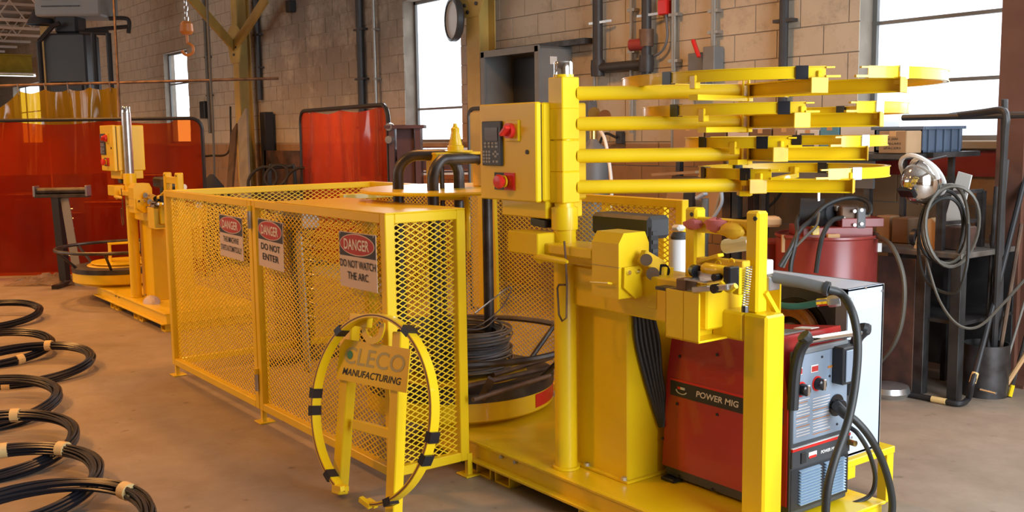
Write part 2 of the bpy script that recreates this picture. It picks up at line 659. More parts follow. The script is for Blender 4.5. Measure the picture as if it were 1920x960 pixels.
# long wall: mortar core with openings, blocks laid proud of it
WIN = [(-4.22, -1.9, 1.42, 3.03), (-10.26, -9.08, 1.42, 3.03), (-18.75, -17.52, 1.42, 3.03), (at(26, 200, y=WY).x, at(84, 200, y=WY).x, 1.42, 3.03)]
CORE = WY + .0085
mb = MB()
xs = [XA] + sorted([v for w in WIN for v in w[:2]]) + [XB + .2]
for i in range(len(xs) - 1):
    a, b = xs[i], xs[i + 1]
    if any(abs(a - w[0]) < 1e-6 for w in WIN):
        mb.bx(a, b, CORE, WY + .2, 0, 1.42)
        mb.bx(a, b, CORE, WY + .2, 3.03, ZC)
    else:
        mb.bx(a, b, CORE, WY + .2, 0, ZC)
mat('mortar', (.36, .30, .235), .85, var=.3, vscale=4)
wall = struct(mb.build('wall_right', 'mortar', smooth=False))
blocks = []
BW, BH, J = .406, .203, .009
rows = int(ZC / BH)
for r in range(rows):
    z0, z1 = r * BH + J / 2, (r + 1) * BH - J / 2
    x = -37.8 + (BW / 2 if r % 2 else 0)
    while x < XB - .1:
        segs = [(x + J / 2, x + BW - J / 2)]
        for (wa, wb, wz0, wz1) in WIN:
            if z1 > wz0 + .02 and z0 < wz1 - .02:
                n = []
                for (a, b) in segs:
                    if b <= wa or a >= wb: n.append((a, b)); continue
                    if a < wa: n.append((a, wa))
                    if b > wb: n.append((wb, b))
                segs = n
        for a, b in segs:
            if b - a > .03: blocks.append((a, b, z0, z1))
        x += BW


def seen_area(q):
    a, b, z0, z1 = q
    p = [pix((u, WY, w)) for u, w in ((a, z0), (b, z0), (b, z1), (a, z1))]
    if min(k[2] for k in p) < .5: return 0
    xs_ = [k[0] for k in p]; ys_ = [k[1] for k in p]
    if max(xs_) < 5 or min(xs_) > 1915 or max(ys_) < 5 or min(ys_) > 470: return 0
    return .5 * abs(sum(p[i][0] * p[(i + 1) % 4][1] - p[(i + 1) % 4][0] * p[i][1] for i in range(4)))


blocks.sort(key=seen_area, reverse=True)
full = None
for i, (a, b, z0, z1) in enumerate(blocks[:300]):
    pr_ = WY - random.choice((0, 0, .001, .002))
    if full is not None and abs((b - a) - (BW - J)) < 1e-4:
        o = bpy.data.objects.new('block', full)
        COL.objects.link(o)
        o.parent = wall
    else:
        m_ = MB().box((0, 0, 0), (b - a, .009, z1 - z0))
        o = m_.build('block', 'painted_block', None, smooth=False)
        o.parent = wall
        if abs((b - a) - (BW - J)) < 1e-4: full = o.data
    o.location = ((a + b) / 2, pr_ + .0075, (z0 + z1) / 2)
mb = MB()
for (a, b, z0, z1) in blocks[300:]:
    mb.bx(a, b, WY + .003, WY + .012, z0, z1)
tag(mb.build('block_courses', 'painted_block', wall, smooth=False), kind='stuff')
mat('window_steel', (.20, .20, .19), .5)
mat('sill_concrete', (.46, .40, .30), .7, var=.2)
YFR = WY + .15
WINBARS = [((), (at(1775, 150, y=YFR).z, at(1775, 30, y=YFR).z)), ((), (at(825, 203, y=YFR).z,)), ((), (at(335, 158, y=YFR).z,)), ((-31.2,), (2.3,))]
for n, ((a, b, z0, z1), (vb, hb)) in enumerate(zip(WIN, WINBARS), 1):
    f = MB()
    yf = YFR - (.06 if n == 3 else 0)
    f.bx(a, a + .035, yf, yf + .03, z0, z1).bx(b - .035, b, yf, yf + .03, z0, z1)
    f.bx(a, b, yf, yf + .03, z0, z0 + .035).bx(a, b, yf, yf + .03, z1 - .035, z1)
    w = struct(f.build('window_%d' % n, 'window_steel', smooth=False))
    for k, v in enumerate(vb):
        MB().bx(v - .012, v + .012, yf - .006, yf + .03, z0, z1).build('mullion', 'window_steel', w, smooth=False)
    for h in hb:
        MB().bx(a, b, yf - .004, yf + .028, h - .012, h + .012).build('glazing_bar', 'window_steel', w, smooth=False)
    vv = [a] + list(vb) + [b]
    hh = [z0] + list(hb) + [z1]
    for i in range(len(vv) - 1):
        for j in range(len(hh) - 1):
            MB().bx(vv[i] + .012, vv[i + 1] - .012, yf + .012, yf + .018, hh[j] + .012, hh[j + 1] - .012).build('pane', 'window_glass', w, smooth=False)
    struct(MB().bx(a - .05, b + .05, WY - .04, WY + .16, z0 - .05, z0 + .002, .006).build('windowsill_%d' % n, 'sill_concrete', smooth=False))
for n, x in enumerate(hw, 5):  # frames and panes of the made-up windows, out of view
    f = MB()
    for a, b, c_, d_ in ((-2, 2, 2.1, 2.15), (-2, 2, 3.65, 3.7), (-2, -1.95, 2.1, 3.7), (1.95, 2, 2.1, 3.7), (-.02, .02, 2.1, 3.7)):
        f.bx(x + a, x + b, YL - .14, YL - .10, c_, d_)
    w = struct(f.build('window_%d' % n, 'window_steel', smooth=False))
    for a, b in ((-1.95, -.02), (.02, 1.95)):
        MB().bx(x + a, x + b, YL - .125, YL - .12, 2.15, 3.65).build('pane', 'window_glass', w, smooth=False)
# painted red band under the large window, concrete ledge further along
struct(MB().bx(-4.6, -2.0, WY - .012, WY - .002, 1.20, 1.36).build('trim_1', 'red_band', smooth=False))


def column(x, y, matn, label, w=.2, name='steel_column'):
    t = thing(name, label, 'column', (x, y, 0))
    MB().bx(x - w / 2, x + w / 2, y - .1, y - .086, 0, ZC).build('flange', matn, t, smooth=False)
    MB().bx(x - w / 2, x + w / 2, y + .086, y + .1, 0, ZC).build('flange', matn, t, smooth=False)
    MB().bx(x - .006, x + .006, y - .086, y + .086, 0, ZC).build('web', matn, t, smooth=False)
    MB().bx(x - .16, x + .16, y - .14, y + .11, 0, .02).build('base_plate', matn, t, smooth=False)
    return t


def bolts(t, pts, n=(0, -1, 0), r=.018, m_='dark_steel'):
    for p in pts:
        p = Vector(p)
        MB().cyl(p, p + Vector(n) * .02, r, 6).build('bolt', m_, t)


CX1, CY1 = at(441, 120, y=5.79).x, 5.9
c1 = column(CX1, CY1, 'column_yellow', 'yellow steel column with two knee braces, between the small window and the sooty wall')
zk = at(440, 92, y=CY1 - .12).z
gp = [(-.16, -.2), (.16, -.2), (.30, .22), (.1, .35), (-.1, .35), (-.30, .22)]
MB().prism(gp, (CX1, CY1 - .115, zk), (1, 0, 0), (0, 0, 1), (0, .014, 0)).build('gusset_plate', 'column_yellow', c1, smooth=False)
bolts(c1, [(CX1 + u, CY1 - .116, zk + v) for u, v in ((-.1, .02), (.1, .02), (0, -.08))])
pb = at(355, -10, y=CY1 - .9)
MB().bar((CX1 - .05, CY1 - .11, zk + .05), at(352, -12, y=CY1 - 1.2), .03, .16).build('knee_brace', 'column_yellow', c1, smooth=False)
MB().bar((CX1 + .05, CY1 - .11, zk + .05), at(500, -5, y=CY1 - .1), .03, .16).build('knee_brace', 'column_yellow', c1, smooth=False)
CX2, CY2 = at(886, 120, y=5.79).x, 5.9
c2 = column(CX2, CY2, 'column_yellow', 'yellow steel column with bolted gusset, beside the middle window', w=.22)
z2 = at(885, 8, y=CY2 - .12).z
MB().prism([(-.12, -.12), (.12, -.12), (.30, .2), (.3, .5), (-.3, .5), (-.30, .2)], (CX2, CY2 - .115, z2), (1, 0, 0), (0, 0, 1), (0, .014, 0)).build('gusset_plate', 'column_yellow', c2, smooth=False)
bolts(c2, [(CX2 + u, CY2 - .116, z2 + v) for u, v in ((-.1, .0), (.1, .0), (-.05, -.07), (.12, .1))])
c3 = column(at(1917, 300, y=5.95).x, 5.9, 'column_brown', 'rust brown steel column at the far edge of the large window', w=.16)

mat('heater_grey', (.30, .31, .30), .5)
mat('tube_glow', (1, 1, 1), .5, emit=(.95, 1, .97), es=3)
# roof: open-web joists seen at the far end
for i in range(9):
    x = -35.5 + i * 1.6
    t = thing('roof_joist', 'pale open-web roof joist, '+('first', 'second', 'third', 'fourth', 'fifth', 'sixth', 'seventh', 'eighth', 'ninth')[i] + ' from the end wall', 'roof truss', (x, 0, 4.0), 'open-web roof joists')
    MB().bx(x - .05, x + .05, YL, WY, 4.60, 4.65).build('top_chord', 'roof_steel', t, smooth=False)
    MB().bx(x - .05, x + .05, YL + .6, WY - .4, 3.90, 3.95).build('bottom_chord', 'roof_steel', t, smooth=False)
    wb = MB()
    y = YL + .6
    k = 0
    while y < WY - .9:
        wb.tube([(x, y, 3.93 if k % 2 else 4.62), (x, y + .5, 4.62 if k % 2 else 3.93)], .016, 5)
        y += .5; k += 1
    wb.build('lattice', 'roof_steel', t)
gx = -27.0
g = thing('crane_girder', 'yellow crane girder spanning high at the far end of the shop', 'girder', (gx, 0, 3.4))
za, zb = at(40, 140, x=gx).z, at(40, 105, x=gx).z
MB().bx(gx - .01, gx + .01, YL, WY - .5, za, zb).build('web', 'girder_yellow', g, smooth=False)
MB().bx(gx - .12, gx + .12, YL, WY - .5, zb, zb + .03).build('flange', 'girder_yellow', g, smooth=False)
MB().bx(gx - .12, gx + .12, YL, WY - .5, za - .03, za).build('flange', 'girder_yellow', g, smooth=False)

a, b = at(-30, 140, x=gx + .05), at(66, 140, x=gx + .05)
t = thing('tube_lamp', 'long thin white tube lamp fixed under the yellow crane girder', 'lamp', (a + b) / 2)
MB().bx(gx + .02, gx + .14, a.y, b.y, a.z + .03, a.z + .06).build('fixture', 'roof_steel', t, smooth=False)
MB().cyl((gx + .08, a.y, a.z), (gx + .08, b.y, a.z), .025, 8).build('tube', 'tube_glow', t)
# high-bay lamps (warm sodium light)
for i, (x, y, z, pw) in enumerate(LAMPS):
    t = thing('high_bay_lamp', 'warm orange high-bay lamp ' + ('over the floor before the ring stand', 'over the wire coils near the second machine', 'over the long red screen', 'near the braced yellow column', 'over the near mesh fence', 'behind the yellow curtain', 'near the end wall')[i], 'lamp', (x, y, z), 'high-bay lamps')
    MB().lathe([(.03, .5), (.12, .46), (.16, .3), (.30, .02), (.29, .02), (.15, .29), (.11, .44)], (x, y, z), n=20).build('reflector', 'roof_steel', t)
    MB().lathe([(.001, .30), (.05, .28), (.07, .2), (.05, .1), (.001, .08)], (x, y, z), n=12).build('bulb', 'lamp_glow', t)
    MB().cyl((x, y, z + .5), (x, y, ZC), .012, 6).build('rod', 'conduit_dark', t)
    d = bpy.data.lights.new('lamp_light', 'SPOT')
    d.energy = LAMP_WATTS * PI * pw
    d.color = LAMP_COLOR
    d.spot_size = math.radians(150)
    d.spot_blend = .6
    d.shadow_soft_size = .25
    lo = bpy.data.objects.new('lamp_light', d)
    COL.objects.link(lo)
    lo.parent = t
    lo.location = (0, 0, -.02)

# ------------------------------------------------------------------ pipes and fittings on the long wall
PY = WY - .06


def pipe(name, label, pts, r, m_, cat='pipe', group=None, straps=()):
    t = thing(name, label, cat, pts[0], group)
    MB().tube(pts, r, 10).build('tube', m_, t)
    for s in straps:
        MB().cyl(Vector(s) + Vector((-r * 1.9, .02, -.012)), Vector(s) + Vector((r * 2.4, .02, -.012)), .012, 6).build('strap', 'steel', t)
    return t


def vpipe(px, y0, y1, r, m_, name, label, group=None, off=.05):
    a = at(px, (y0 + y1) / 2, y=WY - off)
    top = at(px, y0, y=WY - off).z
    bot = at(px, y1, y=WY - off).z
    x = a.x
    t = thing(name, label, 'pipe', (x, WY - off, bot), group)
    MB().cyl((x, WY - off, bot), (x, WY - off, top), r, 10).build('tube', m_, t)
    for k in range(1, 4):
        z = bot + (top - bot) * k / 4
        MB().bx(x - r * 2.6, x + r * 2.6, WY - off - r * .6, WY - .003, z - .012, z + .012).build('clip', m_, t, smooth=False)
    return t


vpipe(677, -40, 330, .045, 'pipe_dark', 'wall_pipe', 'thick dark pipe running up the wall behind the small red screen')
vpipe(704, -40, 330, .02, 'conduit', 'wall_conduit', 'thin grey conduit next to the thick dark pipe above the small red screen')
vpipe(388, -40, 250, .035, 'conduit_dark', 'wall_conduit', 'brown conduit on the wall behind the yellow column with braces')
vpipe(482, -60, 188, .04, 'pipe_dark', 'wall_pipe', 'dark pipe hanging down the sooty wall beside the braced yellow column')
vpipe(1184, -60, 250, .016, 'conduit', 'wall_conduit', 'thin conduit between the two legs of the dark pipe loop')
vpipe(1263, -60, 285, .02, 'conduit', 'wall_conduit', 'shiny conduit just past the red alarm box')
vpipe(1338, -60, 100, .02, 'conduit', 'wall_conduit', 'conduit dropping into the switch with the red lever')
vpipe(1468, -60, 330, .033, 'pipe_dark', 'wall_pipe', 'straight black pipe nearest the large window')
vpipe(1113, -60, 190, .012, 'conduit', 'wall_conduit', 'thin conduit hugging the outer leg of the dark pipe loop', off=.03)
# dark sprinkler loop
y = WY - .09
a = at(1119, -40, y=y); b = at(1121, 126, y=y); c = at(1205, 122, y=y); d = at(1212, 100, y=y); e = at(1212, -40, y=y)
t = thing('pipe_loop', 'thick dark pipe dropping, turning along the wall and rising again beside the red valve', 'pipe', (b.x, y, b.z))
zl = (b.z + c.z) / 2
MB().tube([(b.x, y, a.z), (b.x, y, zl)], .045, 12).build('drop_pipe', 'pipe_dark', t)
MB().tube([(b.x, y, zl), (d.x, y, zl)], .04, 12).build('cross_pipe', 'pipe_dark', t)
MB().tube([(d.x, y, zl - .15), (d.x, y, e.z)], .042, 12).build('riser', 'pipe_dark', t)
for xx in (b.x, d.x):
    MB().lathe([(.0, -.07), (.06, -.07), (.065, 0), (.06, .07), (0, .07)], (xx, y, zl), n=14).build('elbow', 'pipe_dark', t)
MB().lathe([(0, -.08), (.058, -.08), (.062, .06), (.0, .06)], (d.x, y, zl + .22), n=14).build('tee', 'rusty_steel', t)
MB().cyl((d.x, y, zl + .16), (d.x - .14, y - .05, zl + .16), .05, 12).build('valve', 'drum_red', t)
for (xx, zz) in ((b.x, at(1119, 44, y=y).z), (d.x, at(1212, 30, y=y).z)):
    MB().bar((xx - .07, y - .04, zz), (xx + .16, y + .02, zz + .01), .012, .02).build('strap', 'steel', t, smooth=False)
# red alarm box with conduit
p = at(1246, 14, y=WY - .05)
t = thing('alarm_box', 'small red alarm box with grey back plate on the wall beside the dark pipe loop', 'alarm', (p.x, WY, p.z))
MB().box(p, (.10, .07, .12), None, .008).build('housing', 'red_bright', t)
MB().box(p + Vector((.08, .03, .0)), (.05, .03, .15), None, .004).build('back_plate', 'grey_dark', t)
MB().tube(spline([p + Vector((.02, 0, -.06)), p + Vector((.03, .0, -.25)), p + Vector((-.05, .0, -.36)), p + Vector((-.25, .0, -.40))], 6), .012, 6).build('flex_conduit', 'grey_dark', t)
# disconnect switch
p = at(1324, 122, y=WY - .06)
t = thing('disconnect_switch', 'grey disconnect switch with raised red lever under a conduit', 'switch', (p.x, WY, p.z))
q = at(1337, 112, y=WY - .06)
MB().box(q, (.12, .11, .20), None, .006).build('switch_case', 'grey_cabinet', t)
MB().bar(q + Vector((-.07, -.08, .02)), q + Vector((-.12, -.10, .16)), .035, .03, b=.008).build('lever', 'red_bright', t)
q = at(1312, 140, y=WY - .04)
MB().box(q, (.20, .07, .34), None, .006).build('back_box', 'grey_dark', t)
# large open electrical cabinet
x0, x1 = at(905, 140, y=5.72).x, at(1012, 140, y=5.72).x
zt, zb2 = at(960, 92, y=5.72).z, at(960, 235, y=5.72).z
t = thing('electrical_cabinet', 'large open grey electrical cabinet high on the wall, dark inside', 'cabinet', (x0, WY, zb2))
k = .02
mb = MB().bx(x0, x1, WY - .02, WY - .005, zb2, zt)
mb.bx(x0, x0 + k, 5.72, WY - .01, zb2, zt).bx(x1 - k, x1, 5.72, WY - .01, zb2, zt).bx(x0, x1, 5.72, WY - .01, zt - k, zt).bx(x0, x1, 5.72, WY - .01, zb2, zb2 + k)
mb.build('case', 'grey_cabinet', t, smooth=False)
mb = MB().bx(x0 - .01, x0 + .05, 5.70, 5.72, zb2, zt).bx(x1 - .05, x1 + .01, 5.70, 5.72, zb2, zt).bx(x0, x1, 5.70, 5.72, zt - .05, zt + .01)
mb.build('door_flange', 'grey_cabinet', t, smooth=False)
MB().bx(x0 + .05, x1 - .05, WY - .05, WY - .03, zb2 + .05, zt - .05).build('back_panel', 'charcoal', t, smooth=False)
MB().bx(x1, x1 + .002, 5.84, 5.92, zt - .16, zt - .09).build('paper_label', 'white_plastic', t, smooth=False)
p0, p1 = at(930, 98, y=WY - .12), at(1098, 76, y=WY - .12)
tag(MB().bar((p0.x, WY - .08, p1.z), (p1.x, WY - .08, p1.z), .10, .05).build('angle_bar', 'dark_steel'), 'dark steel bar fixed to the wall just above the open electrical cabinet', 'bar')
# outlet with black plug, junction boxes
p = at(1163, 258, y=WY - .03)
t = thing('wall_outlet', 'black socket box with a plugged-in cable, low on the wall behind the reel arms', 'outlet', (p.x, WY, p.z))
MB().box(p, (.07, .05, .11), None, .005).build('box', 'charcoal', t)
MB().tube(spline([p + Vector((0, -.04, 0)), p + Vector((-.12, -.08, .03)), p + Vector((-.2, -.08, -.15)), p + Vector((-.22, -.06, -.5))], 6), .012, 6).build('cable', 'black_rubber', t)
p = at(385, 206, y=WY - .06)
tag(MB().box(p, (.22, .12, .28), None, .01).build('junction_box', 'black'), 'black junction box on the wall beside the braced yellow column', 'junction box')
p = at(545, 12, y=WY - .05)
tag(MB().box(p, (.13, .10, .16), None, .01).build('junction_box', 'black'), 'small black box high on the sooty wall', 'junction box')
p = at(1100, 215, y=WY - .05)
tag(MB().bx(p.x - .09, p.x + .09, WY - .1, WY - .005, p.z - .35, p.z + .12, .008).build('breaker_box', 'grey_dark'), 'narrow grey breaker box on the wall behind the gas cylinder', 'electrical box')
# clock-like disc on a bracket by column two
p = at(851, 37, y=5.72)
t = thing('wall_clock', 'round dark-rimmed clock hanging edge-on in front of the middle window', 'clock', p)
ax = Vector((-.24, -.97, 0)).normalized()
MB().lathe([(0, -.04), (.20, -.04), (.215, -.02), (.215, .03), (.19, .035), (.185, .02)], p, ax, 28).build('rim', 'charcoal', t)
MB().lathe([(0, .02), (.186, .02)], p, ax, 28).build('face', 'clock_face', t)
MB().cyl(p + Vector((0, 0, .2)), Vector((p.x + .1, 5.8, p.z + .3)), .012, 6).build('bracket', 'charcoal', t)

# hoist chain and hook
p = at(350, 55, d=9.6)
t = thing('hoist_hook', 'orange hoist hook block hanging from a steel chain', 'hoist', p)
zz = p.z + .08
k = 0
while zz < 4.66 and k < 60:
    mbk = MB()
    ex = (1, 0, 0) if k % 2 else (0, 1, 0)
    e_ = Vector(ex)
    pts = [Vector((p.x, p.y, zz)) + e_ * (.018 * math.cos(q)) + Vector((0, 0, .034 * math.sin(q) + .02)) for q in [2 * PI * i / 10 for i in range(10)]]
    mbk.tube(pts, .007, 5, closed=True).build('chain_link', 'steel', t)
    zz += .05; k += 1
MB().lathe([(0, -.05), (.04, -.05), (.065, -.02), (.06, .05), (.035, .075), (0, .075)], p, n=12).build('block', 'orange_hook', t)
hp = [p + Vector((0, 0, -.05)), p + Vector((.0, 0, -.13))] + [p + Vector((.0, 0, -.185)) + (RTV * math.cos(q) + Vector((0, 0, 1)) * math.sin(q)) * .055 for q in [PI / 2 - i * .45 for i in range(11)]]
MB().tube(spline(hp[:2] + hp[2:], 3), .014, 8).build('hook', 'orange_hook', t)

# ------------------------------------------------------------------ far-end equipment
D = 17.0
p = at(146, 40, d=D); 
u = D / CAM_F
t = thing('unit_heater', 'grey unit heater hung from the roof above the tall black machine', 'heater', p)
bx_ = p + Vector((0, 0, .42))
Rr = Matrix((RTV, FWV, Vector((0, 0, 1)))).transposed()
MB().box(bx_, (1.08, .8, .75), Rr, .03).build('case', 'heater_grey', t)
for i in range(6):
    MB().box(bx_ - FWV * .41 + Vector((0, 0, -.22 + i * .11)) - RTV * .1, (.62, .03, .02), Rr).build('louver', 'dark_steel', t, smooth=False)
for sx in (-.45, .45):
    MB().cyl(bx_ + RTV * sx + Vector((0, 0, .3)), Vector((bx_.x, bx_.y, 4.69)) + RTV * sx, .015, 6).build('hanger_rod', 'conduit_dark', t)
MB().tube(spline([at(205, 35, d=D), at(232, 34, d=D), at(242, 40, d=D), at(241, 62, d=D)], 5), .035, 8).build('gas_pipe', 'pipe_dark', t)
MB().lathe([(.0, .25), (.12, .22), (.24, -.02), (.22, -.02)], at(78, 44, d=D), n=14).build('vent_cone', 'charcoal', t)
p = at(137, 120, d=D)
t = thing('press_machine', 'tall black machine cabinet in a dark pipe frame behind the yellow curtain', 'machine', (p.x, p.y, 0))
wd = 78 * u
zt = at(137, 66, d=D).z
MB().box((p.x, p.y, zt / 2), (wd, .6, zt), Rr, .03).build('body', 'charcoal', t)
MB().box((p.x, p.y, zt * .62) , (wd * .8, .66, .9), Rr, .02).build('door', 'black', t)
MB().box((p.x, p.y, zt + .18), (wd * .55, .4, .36), Rr, .04).build('duct', 'black', t)
for px in (73, 203, 175):
    a = at(px, 62 if px != 73 else 78, d=D - .4)
    MB().cyl((a.x, a.y, 0), a, .045, 8).build('frame_post', 'black', t)
MB().tube([at(73, 78, d=D - .4), at(100, 48, d=D - .4), at(112, 44, d=D - .4)], .04, 8).build('frame_rail', 'black', t)
MB().tube([at(203, 62, d=D - .4), at(150, 60, d=D - .4)], .04, 8).build('frame_rail', 'black', t)
MB().tube([at(240, 50, d=D - .2), at(160, 57, d=D - .2)], .035, 8).build('frame_rail', 'black', t)
a = at(88, 115, d=D + 1)
tag(MB().box((a.x, a.y, 2.3), (.12, .12, 4.6), Rr).build('support_post', 'column_yellow'), 'slim tan post beside the tall black machine', 'post')

# curtain rail with its yellow curtain on hooks
ra, rb = at(-60, 162.5, d=13.0), at(522, 147, d=13.0)
rb = Vector((rb.x, rb.y, ra.z + (rb.z - ra.z)))
t = thing('curtain_rail', 'long thin dark rail strung across the shop above the welding screens', 'rail', ra)
MB().tube([ra, rb], .018, 8).build('tube', 'rusty_steel', t)
a = at(213, -20, d=12.7)
MB().tube([Vector((a.x, a.y, 4.69)), at(219, 110, d=12.7), at(225, 219, d=12.7)], .016, 6).build('hanger_rod', 'rusty_steel', t)
dr = (rb - ra).normalized()


def rail_px(px):
    lo, hi = 0, (rb - ra).length
    for _ in range(40):
        m_ = (lo + hi) / 2
        if pix(ra + dr * m_)[0] < px: lo = m_
        else: hi = m_
    return ra + dr * lo


t = thing('welding_curtain', 'sagging yellow welding curtain hung on hooks from the rail', 'curtain', rail_px(100) - Vector((0, 0, 1)))
hk = [-45, 34, 84, 127, 170, 206, 222]
hz = [.40, .07, .06, .06, .05, .05, .06]
mb = MB()
N = 120
s0, s1 = (rail_px(hk[0]) - ra).length, (rail_px(hk[-1]) - ra).length
hs = [(rail_px(h) - ra).length for h in hk]
vs, fs = [], []
zbot = -1.15
for i in range(N + 1):
    s = s0 + (s1 - s0) * i / N
    j = max(k for k in range(len(hs)) if hs[k] <= s + 1e-6)
    j = min(j, len(hs) - 2)
    f = (s - hs[j]) / (hs[j + 1] - hs[j])
    drop = hz[j] * (1 - f) + hz[j + 1] * f + .5 * (hs[j + 1] - hs[j]) * f * (1 - f)
    for k in range(13):
        g_ = k / 12
        z = -drop * (1 - g_) + zbot * g_
        fold = .10 * math.sin(s * 11.3 + 1.3 * g_) + .04 * math.sin(s * 27)
        q = ra + dr * s + FWV * (fold * (.3 + .7 * g_)) + Vector((0, 0, z))
        vs.append(q)
for i in range(N):
    for k in range(12):
        fs.append((i * 13 + k, i * 13 + k + 1, (i + 1) * 13 + k + 1, (i + 1) * 13 + k))
mb.add(vs, fs).build('sheet', 'yellow_vinyl', t, angle=80)
for h, zz in zip(hk, hz):
    q = rail_px(h)
    MB().tube([q + Vector((0, 0, .02)) - FWV * .02, q + Vector((0, 0, -zz - .05))], .007, 5).build('hook', 'steel', t)
# floor cable hanging along the rail: thin grey cord
a = at(387, -30, d=12.4)
tag(MB().tube(spline([Vector((a.x, a.y, 4.69)), at(393, 120, d=12.4), at(399, 230, d=12.4), at(402, 330, d=12.4)], 6), .014, 6).build('hanging_cable', 'conduit_dark'), 'dark cable hanging in front of the small far window', 'cable')
a = at(378, 290, y=5.6)
tag(MB().tube(spline([at(372, 292, y=4.9), at(395, 292, y=5.2), at(430, 282, y=5.85), at(432, 200, y=5.98)], 6), .016, 6).build('slack_cable', 'black_rubber'), 'slack black cable looping from the braced column to the red screen', 'cable')


def vinyl_screen(name, label, P0, P1, ztop, zbot, frame_m, rr=.12, seed=1, tr=.02, legs=True, dropl=0):
    """framed welding screen: P0 -> P1 on the floor, rounded tube frame, rippled sheet"""
    P0, P1 = Vector(P0), Vector(P1)
    ex = (P1 - P0)
    L = ex.length
    ex.normalize()
    nz = Vector((0, 0, 1)).cross(ex)
    t = thing(name, label, 'welding screen', P0)
    up = Vector((0, 0, 1))
    pts = [P0 + up * .02, P0 + up * (ztop - rr)]
    pts += arc(P0 + ex * rr + up * (ztop - rr), rr, PI, PI / 2, 6, ex, up)
    pts += arc(P1 - ex * rr + up * (ztop - rr - dropl), rr, PI / 2, 0, 6, ex, up)
    pts += [P1 + up * .02]
    MB().tube(pts, tr, 8).build('frame', frame_m, t)
    rnd = random.Random(seed)
    nx, nzv = 70, 22
    ph = [rnd.uniform(0, 6) for _ in range(6)]
    vs, fs = [], []
    for i in range(nx + 1):
        u_ = i / nx
        for k in range(nzv + 1):
            g_ = k / nzv
            zt_ = ztop - .012 - dropl * u_ - .04 * abs(math.sin(u_ * 9 + ph[5])) * (1 if .1 < u_ < .9 else 0)
            edge = rr * (1 - math.sqrt(max(0, 1 - (1 - min(u_, 1 - u_) * L / rr) ** 2))) if min(u_, 1 - u_) * L < rr else 0
            zt_ -= edge
            z = zbot + (zt_ - zbot) * g_
            w = .02 * math.sin(u_ * L * 5 + ph[0] + g_ * 1.5) + .012 * math.sin(u_ * L * 13 + ph[1] - g_ * 2) + .014 * math.sin(g_ * 7 + u_ * 6 + ph[2])
            w *= min(1, 6 * min(u_, 1 - u_) + .1) 
            vs.append(P0 + ex * (L * u_) + nz * w + up * z)
    for i in range(nx):
        for k in range(nzv):
            a_ = i * (nzv + 1) + k
            fs.append((a_, a_ + nzv + 1, a_ + nzv + 2, a_ + 1))
    MB().add(vs, fs).build('sheet', 'red_vinyl', t, angle=80)
    if legs:
        for q in (P0, P1):
            MB().bar(q - nz * .3 + up * .02, q + nz * .3 + up * .02, .03, .03).build('foot', frame_m, t)
    return t


a, b = at(-150, 400, d=11.75), at(330, 400, d=11.9)
for i in range(6):  # dark boxes added behind the vinyl to deepen its lower half
    c_ = a + (b - a) * ((i + .5) / 6)
    t = thing('dark_baffle', 'added dark locker behind the long red screen, '+('first', 'second', 'third', 'fourth', 'fifth', 'sixth', 'seventh', 'eighth', 'ninth')[i] + ' from its outer end', 'baffle', (c_.x, c_.y, 0), 'dark baffles added behind the red screen')
    hl = (.75, 1.08, .9, .68, .8, 1.1)[i]
    MB().box((c_.x, c_.y, hl / 2), ((b - a).length / 6 - .02, .45, hl), Matrix((RTV, FWV, Vector((0, 0, 1)))).transposed(), .01).build('body', 'dark_steel', t)
    MB().box(Vector((c_.x, c_.y, hl / 2)) - FWV * .235, ((b - a).length / 6 - .08, .02, hl - .12), Matrix((RTV, FWV, Vector((0, 0, 1)))).transposed(), .004).build('door', 'bench_rust', t)
fl = at(-140, 520, z=0); fr_ = at(384, 520, z=0)
A = at(-140, 228, d=11.0); B = at(378, 226, d=11.15)
vinyl_screen('welding_screen', 'long translucent red welding screen glowing behind the second machine', (A.x, A.y, 0), (B.x, B.y, 0), A.z + .0, .02, 'black', .12, 3)
A = at(563, 212, d=11.6); B = at(727, 196, d=9.3)
vinyl_screen('welding_screen', 'smaller red welding screen in a rounded dark frame by the middle window', (A.x, A.y, 0), (B.x, B.y, 0), A.z + .02, .15, 'black', .14, 8, .022, True, A.z + .02 - B.z)
for zz, wd_ in ((238, 'upper'), (262, 'lower')):
    q = at(731, zz, d=9.25)
    tag(MB().lathe([(0, -.02), (.035, -.02), (.04, .0), (.035, .03), (0, .03)], q, (.5, -.8, 0), 12).build('clamp_knob', 'steel'), wd_ + ' round grey clamp on the edge post of the smaller red screen', 'clamp', 'screen clamps')
q = at(742, 430, d=9.0)

# maroon steel post stand by the window
p = at(762, 300, d=9.4)
t = thing('beam_stand', 'dark maroon steel stand with broad flanges in front of the middle window', 'stand', (p.x, p.y, 0))
zt = at(762, 240, d=9.4).z
MB().box((p.x, p.y, zt / 2), (.16, .10, zt), Rr).build('web', 'bin_maroon', t, smooth=False)
for sx in (-.12, .12):
    MB().box(Vector((p.x, p.y, zt / 2)) + RTV * sx, (.05, .26, zt), Rr).build('flange', 'bin_maroon', t, smooth=False)
MB().box((p.x, p.y, zt + .01), (.36, .3, .03), Rr).build('cap_plate', 'bin_maroon', t, smooth=False)
MB().box((p.x, p.y, .01), (.42, .4, .02), Rr).build('base_plate', 'bin_maroon', t, smooth=False)
a, b = at(745, 298, d=9.8), at(900, 288, d=9.8)
t = thing('work_rack', 'dark steel work rack with a bright sheet-metal top behind the fence', 'rack', (a.x, a.y, 0))
c_ = (a + b) / 2
zt = at(800, 282, d=9.6).z
MB().box((c_.x, c_.y, zt), (.86, .6, .03), Rr).build('top_sheet', 'white_enamel', t, smooth=False)
MB().box((c_.x, c_.y, zt - .22), (.82, .55, .02), Rr).build('shelf', 'white_enamel', t, smooth=False)
